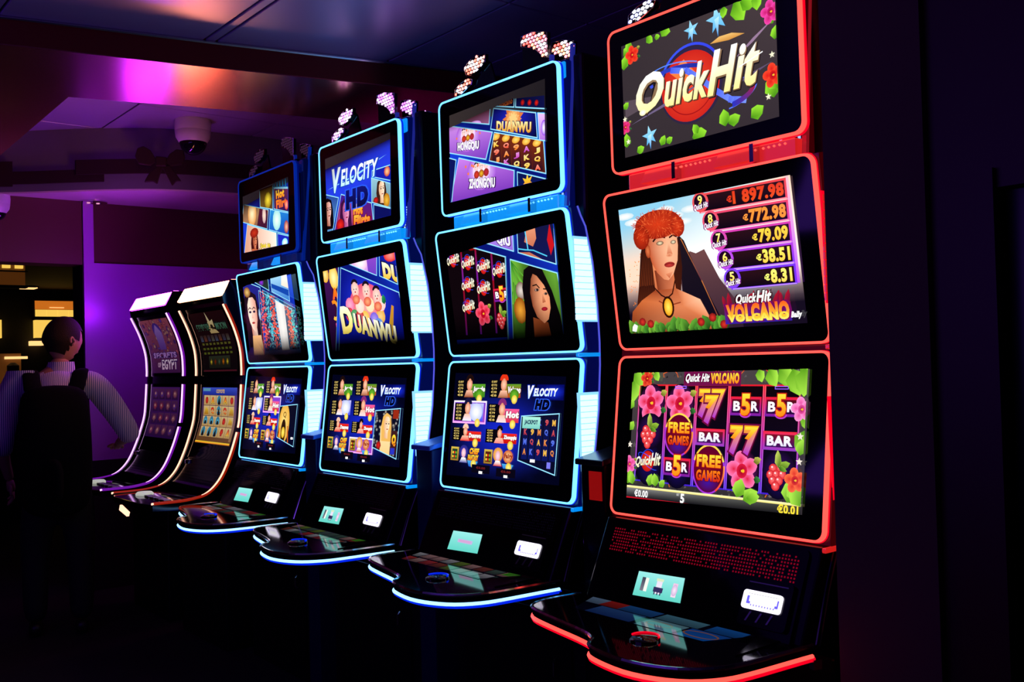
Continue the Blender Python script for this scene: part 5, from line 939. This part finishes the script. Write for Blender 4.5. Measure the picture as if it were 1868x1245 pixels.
# ---------------------------------------------------------------- the two curved machines
CP = [(-.031, .309), (.02, .197), (.053, .086), (.060, -.01), (.058, -.075), (.050, -.2), (.040, -.299), (.014, -.39), (-.015, -.47), (-.054, -.553), (-.095, -.607), (-.144, -.643), (-.20, -.657), (-.275, -.664), (-.41, -.664)]
CV = [(p[0], p[1]) for p in arcpts(CP, 4)]
class Curve:
    def __init__(s, za, back=.014):
        s.P = sorted([(z, y + back) for y, z in CV if z > -.62]); s.za = za
    def p(s, x, t, d=0):
        z = s.za + t; P = s.P
        for (z0, y0), (z1, y1) in zip(P, P[1:]):
            if z0 <= z <= z1: break
        return (x, y0 + (y1 - y0) * (z - z0) / (z1 - z0) - d, z)
def art_cols(q): return Art(q)
def art_curve(kind):
    """tall portrait artwork: upper help screen 0..31 cm, lower reels"""
    up = Art([(-23.5, 0), (23.5, 0), (23.5, 32), (-23.5, 32)]); lo = Art([(-23.5, 0), (23.5, 0), (23.5, 30), (-23.5, 30)])
    up.sub = lo.sub = 1.5
    if kind == 'moon':
        up.grid(up.quad, lambda u, v: mix((16, 10, 14), (40, 12, 18), v), 4, 4)
        up.poly([(-3, 20), (-5, 25), (-2, 27), (-1, 32), (1, 27), (5, 28), (4, 23), (9, 20)], (200, 170, 110), (235, 215, 170)); up.disc(1, 24, 2, 1.6, (40, 25, 20), None, 8)
        up.text('COYOTE', -20, 22.5, -3, 26.5, (60, 110, 80), (90, 130, 110), .05, 0, (15, 25, 25), .05); up.text('MOON', 6, 22.5, 20, 26.5, (60, 110, 80), (90, 130, 110), .05, 0, (15, 25, 25), .05)
        for k in range(8): up.rect(-20 + k * 5, 16.6, -16.4 + k * 5, 20, [(70, 80, 110), (120, 60, 40), (60, 60, 90), (90, 90, 80)][k % 4], (60, 40, 40)); up.text('500', -20 + k * 5, 14.6, -17 + k * 5, 15.8, (130, 130, 50))
        for r in range(2):
            for k in range(8): up.text('100', -20 + k * 5, 11 - r * 2.4 + 1, -17 + k * 5, 12.2 - r * 2.4 + 1, (120, 130, 40))
        up.rect(-14, 2, 14, 8.6, (30, 30, 24), (50, 55, 40))
        for k in range(5): up.disc(-11 + k * 5.4, 5.5, 1.6, 2, [YEL, (150, 40, 20), (60, 110, 90), ORG, YEL][k], (60, 40, 10), 8)
        up.rect(-22, .2, 22, 1.0, (90, 25, 40))
        lo.rect(-23.5, 0, 23.5, 30, (110, 70, 30), (60, 40, 110)); lo.rect(-23, 26, 23, 30, (30, 45, 150), (60, 80, 200)); lo.text('COYOTE', -4, 27, 7, 29, (225, 180, 90), None, .05); lo.rect(-22, 28, -12, 29.6, (90, 150, 180))
        for c in range(5):
            for r in range(4):
                x, y = -20.4 + c * 8.4, 20.4 - r * 5.6; lo.rect(x, y, x + 8, y + 5.3, (190, 150, 90), (215, 185, 130)); k = (c * 3 + r * 5) % 6
                if (c < 3 and r > 1) or (c == 2 and r < 2): lo.disc(x + 4, y + 2.7, 2.7, 2.6, (90, 190, 215), (40, 110, 150), 12); lo.poly([(x + 2.4, y + .4), (x + 3.2, y + 3.2), (x + 4.2, y + 4.6), (x + 4.8, y + 3), (x + 6, y + .4)], (25, 18, 20))
                elif k < 2: lo.disc(x + 4, y + 2.7, 2, 2, (230, 60, 40), (150, 20, 15), 10)
                elif k < 4: lo.text('JKQA'[k], x + 2, y + 1, x + 6, y + 4.4, [ORG, YEL][k % 2], REDC, .05, 0, (80, 30, 10), .05)
                else: lo.poly([(x + 1, y + .5), (x + 3, y + 4.6), (x + 6, y + 3.4), (x + 7, y + .6)], (170, 110, 30), (235, 200, 60))
        lo.rect(-23, .2, 23, 1.2, ORG, YEL); lo.rect(20.6, 2, 23.5, 26, (150, 110, 70), (90, 60, 130))
    else:
        up.grid(up.quad, lambda u, v: mix((70, 25, 80), (150, 70, 90), v), 5, 8)
        for k in range(70): up.disc(random.uniform(-22, 22), random.uniform(11, 31), random.uniform(1, 2.4), random.uniform(.8, 1.8), random.choice([(170, 70, 60), (90, 60, 170), (190, 130, 120), (60, 30, 120), (200, 90, 100)]), (80, 30, 70), 8)
        up.disc(0, 25, 7, 5, (110, 70, 190), (60, 30, 120), 14); up.poly([(-5, 14), (-6, 24), (0, 29), (6, 24), (5, 14)], (90, 50, 140), (150, 110, 190))
        up.text('SECRETS', -19, 9, 19, 12.4, (170, 120, 200), None, .05, 0, (50, 20, 80), .05); up.text('OF', -13, 3.4, -8, 6.4, (200, 150, 190), None, .05); up.text('EGYPT', -6, 2, 19, 8, (225, 180, 215), (240, 210, 240), .04, 0, (60, 20, 90), .05)
        lo.grid(lo.quad, lambda u, v: mix((50, 14, 80), (80, 30, 110), v), 3, 4)
        for c in range(4):
            for r in range(4):
                x, y = -21 + c * 10.8, 1 + r * 7.2; lo.rect(x, y, x + 9.6, y + 6.4, (50, 18, 70), (90, 40, 90)); lo.disc(x + 4.8, y + 3.2, 3.4, 2.5, random.choice([(190, 70, 70), (80, 60, 170), (180, 120, 110), (160, 70, 120)]), (90, 30, 80), 9); lo.disc(x + 4.4, y + 3.6, 1.4, 1.1, (220, 170, 170), (150, 70, 90), 7)
        lo.rect(-23.5, 30.2, 23.5, 30, (60, 40, 170))
    return up, lo
def curved(xc, label, tagn, kind, boxc, boxs):
    t = empty('curved_slot_machine', (xc, 0, 0)); tag(t, label, 'slot machine', 'curved slot machines at the end of the row'); W2 = .31
    P = lambda mb, nm, m, par=t, **k: mb.build(nm, m, par, **k)
    front = [(y + .014, z) for y, z in CV if z > -.63]
    P(MB().sideprism(front + [(-.08, -.665), (.42, -.665), (.42, .40), (.02, .40), (-.012, .33)], -W2 + .02, W2 - .02), 'body', M['gloss'])
    for s_ in (-1, 1):
        side = CV + [(-.41, -.70), (-.10, -.72), (.45, -.72), (.45, .43), (.005, .43), (-.04, .352)]
        P(MB().sideprism(side, *sorted((s_ * (W2 - .022), s_ * W2))), 'side_panel', M['gloss'])
        segs = [[c for c in CV if c[1] > -.070], [c for c in CV if -.335 < c[1] < -.078], [c for c in CV if c[1] < -.345]]
        if s_ < 0: segs = [segs[0], [c for c in CV if c[1] < -.078]]
        for sg in segs:
            m = MB(); m.tube([(s_ * (W2 - .004), y - .004, z) for y, z in sg], .0055, 8); n_ = P(m, 'edge_light', M[tagn + 'core'], smooth=True)
            m = MB(); m.tube([(s_ * (W2 - .004), y + .005, z) for y, z in sg], .0078, 8); P(m, 'light_channel', M[tagn + 'deep'], n_)
    P(MB(0).box(-W2 + .01, W2 - .01, -.05, .45, 0, H - .70), 'pedestal', M['dark'], bevel=.01)
    hb = P(MB().sideprism([(-.040, .350), (.004, .436), (.25, .436), (.25, .350)], -W2 - .002, W2 + .002), 'light_box', M['gloss'])
    P(MB().sideprism([(-.0425, .3575), (.0, .430), (.002, .428), (-.040, .3565)], -W2 + .006, W2 - .006), 'light_panel', M[tagn + 'box'], hb)
    P(MB().box(-W2 + .02, W2 - .02, .02, .045, .436, .439), 'added_top_glow', M[tagn + 'top'], hb)  # glowing strip added on top to brighten the soffit
    if kind != 'moon': P(MB().box(-W2 - .006, -W2 - .002, .0, .07, .362, .425), 'added_side_glow', M['violet_wall_fill'], hb)  # unseen glowing face added to throw violet light on the wall
    up, lo = art_curve(kind); cu, cl = Curve(-.035), Curve(-.42)
    g = P(MB().sideprism([(cu.p(0, tt / 100, .004)[1], cu.p(0, tt / 100)[2]) for tt in range(-2, 34, 4)] + [(cu.p(0, tt / 100, -.002)[1], cu.p(0, tt / 100)[2]) for tt in range(33, -3, -4)], -.27, .27), 'upper_display', M['glass'])
    up.build('picture', cu, M['screen_lo'], g, .0045)
    g = P(MB().sideprism([(cl.p(0, tt / 100, .004)[1], cl.p(0, tt / 100)[2]) for tt in range(-8, 33, 4)] + [(cl.p(0, tt / 100, -.002)[1], cl.p(0, tt / 100)[2]) for tt in range(32, -9, -4)], -.27, .27), 'lower_display', M['glass'])
    lo.build('picture', cl, M['screen_lo2' if kind == 'moon' else 'screen_lo'], g, .0045)
    dk = P(MB().prism([(-W2 + .02, -.10, -.70), (W2 - .02, -.10, -.70), (W2 - .02, -.41, -.70), (.18, -.44, -.70), (-.18, -.44, -.70), (-W2 + .02, -.41, -.70)], (0, 0, .032)), 'button_deck', M['glass'], bevel=.006)
    P(MB().lathe((-.13, -.30, -.668), [(.045, 0), (.045, .008), (.036, .016), (.002, .018)], 20), 'play_button', M['button_white'], dk, smooth=True)
    for k in range(4): P(MB().box(-.05 + k * .075, .01 + k * .075, -.33, -.29, -.668, -.660), 'key', M['satin'], dk, bevel=.003)
    for a in ((-.22, -.20, .24, -.15), (-.05, -.24, .26, -.20)): P(MB().tube([(a[0], a[1], -.664), (a[2], a[3], -.664)], .004, 6), 'deck_rail', M['chrome'], dk)
    P(MB().prism([(-.20, -.41, -.742), (.0, -.435, -.752), (.0, -.43, -.732), (-.20, -.405, -.716)], (0, .012, 0)), 'foot_lamp', M['footlamp'] if kind == 'moon' else M['dark'])
    P(MB().lathe((.02, -.12, -.5), [(.018, -.01), (.018, .01), (.001, .012)], 12), 'lock', M['chrome'])
    return t
neon('warm', (1, .50, .34), 2.0, (.8, .03, .0), .35, (.8, .1, .05), .3); neon('violet', (.85, .42, 1), 1.9, (.35, .01, .8), .4, (.4, .05, .8), .3)
M['warmbox'] = mat('warm_light_panel', (.5, .5, .5), .4, 0, (1, .30, .14), 48); M['violetbox'] = mat('violet_light_panel', (.5, .5, .5), .4, 0, (.42, .02, 1), 52)
M['warmtop'] = mat('added_warm_top_glow', (.5, .5, .5), .4, 0, (1, .22, .16), 16); M['violettop'] = mat('added_violet_top_glow', (.5, .5, .5), .4, 0, (.75, .06, 1), 20)
M['footlamp'] = mat('foot_lamp', (.5, .4, .3), .4, 0, (1, .55, .35), 1.8)
M['violet_wall_fill'] = mat('added_violet_side_glow', (.5, .5, .5), .4, 0, (.42, .02, 1), 80)
M['screen_lo'] = colmat('dim_screen', .42); M['screen_lo2'] = colmat('half_dim_screen', .8); M['button_white'] = mat('white_button', (.8, .8, .75), .2, 0, (.8, .85, .7), .5)
curved(-3.43, 'curved slot machine with orange-white light edges, coyote game, next to the blue machines', 'warm', 'moon', 0, 0)
curved(-4.24, 'curved slot machine with violet-white light edges, Egypt game, next to the man', 'violet', 'egypt', 0, 0)

M['pedblue'] = mat('satin_plate_blue_light', (.08, .25, .9), .4, .3); M['pedpost'] = mat('post_blue_light', (.004, .01, .09), .4, .3); M['pedred'] = M['housing']  # blue lamp light put into the plate and post colours
# small lit boxes standing between the machines
for i, (xc, yc, lb, hue) in enumerate(((-2.235, .06, 'dark box on a post right of the blue machine with unlit topper', 'blue'), (-1.335, .05, 'blue-lit box on a post, left of the machine with woman and palms', 'blue'), (-.455, .06, 'dark box with a red-lit side, between the blue and the red machine', 'red'))):
    b = empty('side_pedestal', (xc, yc, 0)); tag(b, lb, 'pedestal', 'small pedestals between the machines')
    part(MB().prism([(xc - .06, yc - .10, -.32), (xc + .06, yc - .10, -.32), (xc + .06, yc + .12, -.28), (xc - .06, yc + .12, -.28)], (0, 0, -.018)), 'top_plate', M['ped' + hue], b, bevel=.004)
    part(MB(0).box(xc - .05, xc + .05, yc - .085, yc + .12, 0, H - .335), 'post', M['pedpost' if hue == 'blue' else 'gloss'], b, bevel=.005)
    if hue == 'red': part(MB().box(xc - .012, xc + .04, yc - .088, yc - .0845, -.44, -.355), 'red_lamp', M['reddim'], b)

# ---------------------------------------------------------------- the man
PC0 = Vector((-4.09, -.59, 0)); Rm = Vector((.245, .969, 0)); Fm = Vector((-.969, .245, 0))
man = empty('person', tuple(PC0)); tag(man, 'man with short dark hair seen from behind, striped shirt, reaching towards the violet curved machine', 'person')
def W3(r, f, z): return PC0 + Rm * r + Fm * f + Vector((0, 0, z + H))
def skin_obj(name, chains, m, parent, lev=2):
    """chains: lists of (r, f, z, radius_x, radius_y); they share a vertex where coordinates are equal"""
    vs, es, rad, idx = [], [], [], {}
    for ch in chains:
        prev = None
        for p in ch:
            k = tuple(round(c, 4) for c in p[:3])
            if k not in idx: idx[k] = len(vs); vs.append(tuple(W3(*p[:3]) - Vector(man.location))); rad.append((p[3], p[4] if len(p) > 4 else p[3]))
            if prev is not None and prev != idx[k]: es.append((prev, idx[k]))
            prev = idx[k]
    me = bpy.data.meshes.new(name); me.from_pydata(vs, es, []); o = bpy.data.objects.new(name, me); COL.objects.link(o); o.parent = parent
    md = o.modifiers.new('skin', 'SKIN'); md.use_smooth_shade = True
    for i, r_ in enumerate(rad): me.skin_vertices[0].data[i].radius = r_
    me.skin_vertices[0].data[0].use_root = True
    sb = o.modifiers.new('sub', 'SUBSURF'); sb.levels = lev; sb.render_levels = lev
    me.materials.append(m); return o
M['skin'] = mat('skin', (.42, .2, .14), .55); M['hair'] = mat('dark_hair', (.012, .006, .005), .8, bump=(160, .6, .003), spec=.2)
M['trousers'] = mat('dark_trousers', (.01, .01, .014), .8); M['pack'] = mat('black_nylon', (.003, .003, .004), .95, bump=(200, .3, .001), spec=.12); M['shoe'] = mat('black_shoe', (.01, .01, .01), .4)
st = mat('striped_shirt', (.5, .5, .6), .8); nt = st.node_tree; wv = nt.nodes.new('ShaderNodeTexWave'); tc = nt.nodes.new('ShaderNodeTexCoord'); mp = nt.nodes.new('ShaderNodeMapping'); rp = nt.nodes.new('ShaderNodeValToRGB')
mp.inputs['Rotation'].default_value = (0, 0, -math.atan2(.969, .245)); wv.inputs['Scale'].default_value = 32; wv.inputs['Distortion'].default_value = .8; wv.inputs['Detail'].default_value = 1
nt.links.new(tc.outputs['Object'], mp.inputs[0]); nt.links.new(mp.outputs[0], wv.inputs[0]); nt.links.new(wv.outputs['Fac'], rp.inputs[0]); rp.color_ramp.elements[0].color = (.10, .12, .35, 1); rp.color_ramp.elements[1].color = (.8, .78, .9, 1); rp.color_ramp.elements[0].position = .35; rp.color_ramp.elements[1].position = .6
nt.links.new(rp.outputs[0], nt.nodes['Principled BSDF'].inputs['Base Color'])
hip = (0, 0, -.60, .15, .11)
sR, sL = (.185, .0, -.075), (-.20, .0, -.075); eR, hR = (.375, .03, -.375), (.33, .30, -.44); eL, hL = (-.27, -.02, -.38), (-.24, .16, -.60)
body = skin_obj('body', [[hip, (0, 0, -.42, .13, .10), (0, 0, -.22, .145, .10), (0, .0, -.09, .07, .06), (.02, .02, .01, .05, .05), (.03, .03, .07, .055, .055)],
    [(0, 0, -.09, .07, .06), (*sR, .042), (.30, .01, -.24, .036), (*eR, .038), (.35, .17, -.41, .033), (*hR, .025)],
    [(0, 0, -.09, .07, .06), (*sL, .042), (-.25, -.01, -.24, .036), (*eL, .038), (-.26, .08, -.50, .033), (*hL, .025)],
    [hip, (.10, .0, -.70, .085), (.11, .02, -1.0, .06), (.11, -.01, -1.36, .042)], [hip, (-.10, .0, -.70, .085), (-.12, .05, -1.0, .06), (-.12, .04, -1.36, .042)]], M['skin'], man)
def hand(o, d, side):   # palm, four fingers and a thumb, as separate short chains
    d = Vector(d).normalized(); s_ = Vector(side).normalized(); dn = d.cross(s_); o = Vector(o); ch = []
    T = lambda v, r: (v.x, v.y, v.z, r)
    ch.append([T(o, .022), T(o + d * .05, .026), T(o + d * .075, .022)])
    hb_ = skin_obj('hand', [ch[0]], M['skin'], body, 1)
    for k, (l, a) in enumerate(((.068, -.03), (.078, -.01), (.073, .010), (.058, .03))):
        b = o + d * .07 + s_ * a; skin_obj('finger', [[T(b, .009), T(b + d * l * .45 + dn * .006, .0085), T(b + d * l * .8 - dn * .012, .0075), T(b + d * l - dn * .03, .006)]], M['skin'], body, 1)
    b = o + d * .02 - s_ * .022; skin_obj('thumb', [[T(b, .011), T(b + d * .03 - s_ * .025, .0095), T(b + d * .055 - s_ * .03, .008)]], M['skin'], body, 1)
hand(hR, (-.06, .9, -.3), (1, .1, 0)); hand(hL, (.1, .3, -.9), (0, 1, .3))
skin_obj('shirt', [[(0, 0, -.62, .165, .125), (0, 0, -.42, .16, .12), (0, 0, -.22, .18, .13), (0, .0, -.10, .13, .10), (.015, .012, -.02, .075, .07)],
    [(0, 0, -.10, .13, .10), (.10, 0, -.085, .085), (*sR, .085), (.245, .005, -.155, .078), (.30, .01, -.24, .072), (*eR, .064), (.365, .09, -.39, .056)], [(0, 0, -.10, .13, .10), (-.11, 0, -.085, .085), (*sL, .085), (-.235, -.005, -.155, .078), (-.25, -.01, -.24, .072), (*eL, .062), (-.262, .06, -.46, .052)]], st, man)
cl_ = MB(0)
for r_, z_, r2 in ((.078, -.03, .066),):
    ring_ = [(math.cos(a * math.pi / 10), math.sin(a * math.pi / 10)) for a in range(20)]
    vs = [W3(.02 + c * .080, .018 + s_ * .078, z_ - .004) for c, s_ in ring_] + [W3(.027 + c * .066, .024 + s_ * .066, z_ + .072) for c, s_ in ring_] + [W3(.027 + c * .060, .024 + s_ * .060, z_ + .066) for c, s_ in ring_]
    cl_.add([v - Vector(man.location) for v in vs], [(k + 20 * q, (k + 1) % 20 + 20 * q, (k + 1) % 20 + 20 * (q + 1), k + 20 * (q + 1)) for q in (0, 1) for k in range(20)])
cl_.build('collar', st, man, smooth=True)
skin_obj('trousers', [[(0, 0, -.585, .165, .125), (0, 0, -.68, .16, .12)], [(0, 0, -.68, .16, .12), (.10, .0, -.78, .10), (.11, .02, -1.0, .078), (.11, -.01, -1.38, .062)], [(0, 0, -.68, .16, .12), (-.10, .0, -.78, .10), (-.12, .05, -1.0, .078), (-.12, .04, -1.38, .062)]], M['trousers'], man)
for sx, fy in ((.11, 0), (-.12, .05)): skin_obj('shoe', [[(sx, fy - .06, -1.405, .04, .042), (sx, fy + .06, -1.41, .042, .035), (sx, fy + .17, -1.415, .038, .028)]], M['shoe'], man)
# head: deformed sphere turned to the right, with ear, nose, brow and chin
hc = Vector((.036, .035, .165)); ya = math.radians(-48)   # turned towards the machine
def head_pt(th, ph, grow=0.):
    x, y, z = math.cos(ph) * math.cos(th), math.cos(ph) * math.sin(th), math.sin(ph)      # y = face direction
    w_, l_, h_ = .087, .106, .124
    if z < -.2: w_ *= 1 + (z + .2) * .35; l_ *= 1 + (z + .2) * .1
    px, py, pz = x * w_, y * l_, z * h_
    if y > .6:
        g = max(0, 1 - abs(x) * 4.2)
        if -.42 < z < .1: py += .024 * g * (1 - abs(z + .2) / .3 if z > -.5 else 0)          # nose
        if .08 < z < .28: py += .004
        if -.12 < z < .1 and .15 < abs(x) < .5: py -= .010                                      # eye sockets
        if -.62 < z < -.48: py += .006 * (1 - abs(x) * 2)                                       # lips
    if y > .3 and z < -.6: py += .012
    if y < 0 and z < -.35: py += .03 * (-z)                                                     # nape
    q = 1 + grow; return (px * q, py * q, pz * q)
def head_mesh(name, keep, grow, m, parent):
    n1, n2 = 40, 28; v = []; f = []; c, s_ = math.cos(ya), math.sin(ya)
    for j in range(n2 + 1):
        for i in range(n1):
            th, ph = 2 * math.pi * i / n1, math.pi * (j / n2 - .5); x, y, z = head_pt(th, ph, grow)
            y, z = y * math.cos(.38) + z * math.sin(.38), -y * math.sin(.38) + z * math.cos(.38)   # looking down
            X, Y = x * c - y * s_, x * s_ + y * c; v.append(W3(hc.x + X, hc.y + Y, hc.z + z) - Vector(man.location))
    for j in range(n2):
        for i in range(n1):
            if keep(2 * math.pi * (i + .5) / n1, math.pi * ((j + .5) / n2 - .5)): f.append((j * n1 + i, j * n1 + (i + 1) % n1, (j + 1) * n1 + (i + 1) % n1, (j + 1) * n1 + i))
    mb = MB(0); mb.v = [tuple(q) for q in v]; mb.f = f; return mb.build(name, m, parent, smooth=True)
hd = head_mesh('head', lambda t, p: True, 0, M['skin'], man)
def hairy(t, p):
    y, z, x = math.cos(p) * math.sin(t), math.sin(p), abs(math.cos(p) * math.cos(t))
    return z > .50 or (y < .32 and z > -.0) or (y < .0 and z > -.30) or (y < -.2 and z > -.72)
head_mesh('hair', hairy, .07, M['hair'], man)
for s_ in (-1, 1):
    c, sn_ = math.cos(ya), math.sin(ya); x0, y0 = s_ * .083, -.005; ch = []
    for (a, b) in ((-.012, -.03), (.008, -.012), (-.012, .018), (-.024, .005), (-.02, -.018)):
        x, y, z = x0 + s_ * .006, y0 + a, b - .005; X, Y = x * c - y * sn_, x * sn_ + y * c; ch.append((hc.x + X, hc.y + Y, hc.z + z, .007))
    skin_obj('ear', [ch], M['skin'], hd, 1)
for s_ in (-1, 1):   # eyes
    c, sn_ = math.cos(ya), math.sin(ya); x, y = s_ * .03, .080; X, Y = x * c - y * sn_, x * sn_ + y * c
    p_ = W3(hc.x + X, hc.y + Y, hc.z - .03) - Vector(man.location); MB(0).lathe(tuple(p_), [(.002, -.010), (.009, -.005), (.010, 0), (.009, .005), (.002, .010)], 12).build('eye', M['camwhite'], hd, smooth=True)
# backpack
bp = empty('backpack', tuple(PC0 - Fm * .2 + Vector((0, 0, .75)))); tag(bp, 'large black backpack worn by the man', 'backpack')
def bpart(nm, chains):
    o = skin_obj(nm, chains, M['pack'], bp); o.matrix_parent_inverse = Matrix.Translation(Vector(man.location) - Vector(bp.location)); return o
bpart('bag', [[(-.01, -.19, -.80, .18, .10), (-.01, -.20, -.60, .20, .12), (-.01, -.20, -.35, .195, .115), (-.01, -.17, -.15, .185, .08), (-.01, -.14, -.085, .15, .055)]])
bpart('front_pocket', [[(-.02, -.32, -.70, .13, .04), (-.02, -.32, -.45, .13, .04)]])
for s_ in (1, -1): bpart('strap', [[(s_ * .10 - .01, -.15, -.13, .05, .025), (s_ * .125, -.06, -.005, .046, .018), (s_ * .13, .05, -.02, .034, .014), (s_ * .14, .125, -.14, .03, .012), (s_ * .15, .13, -.35, .028, .012)]])
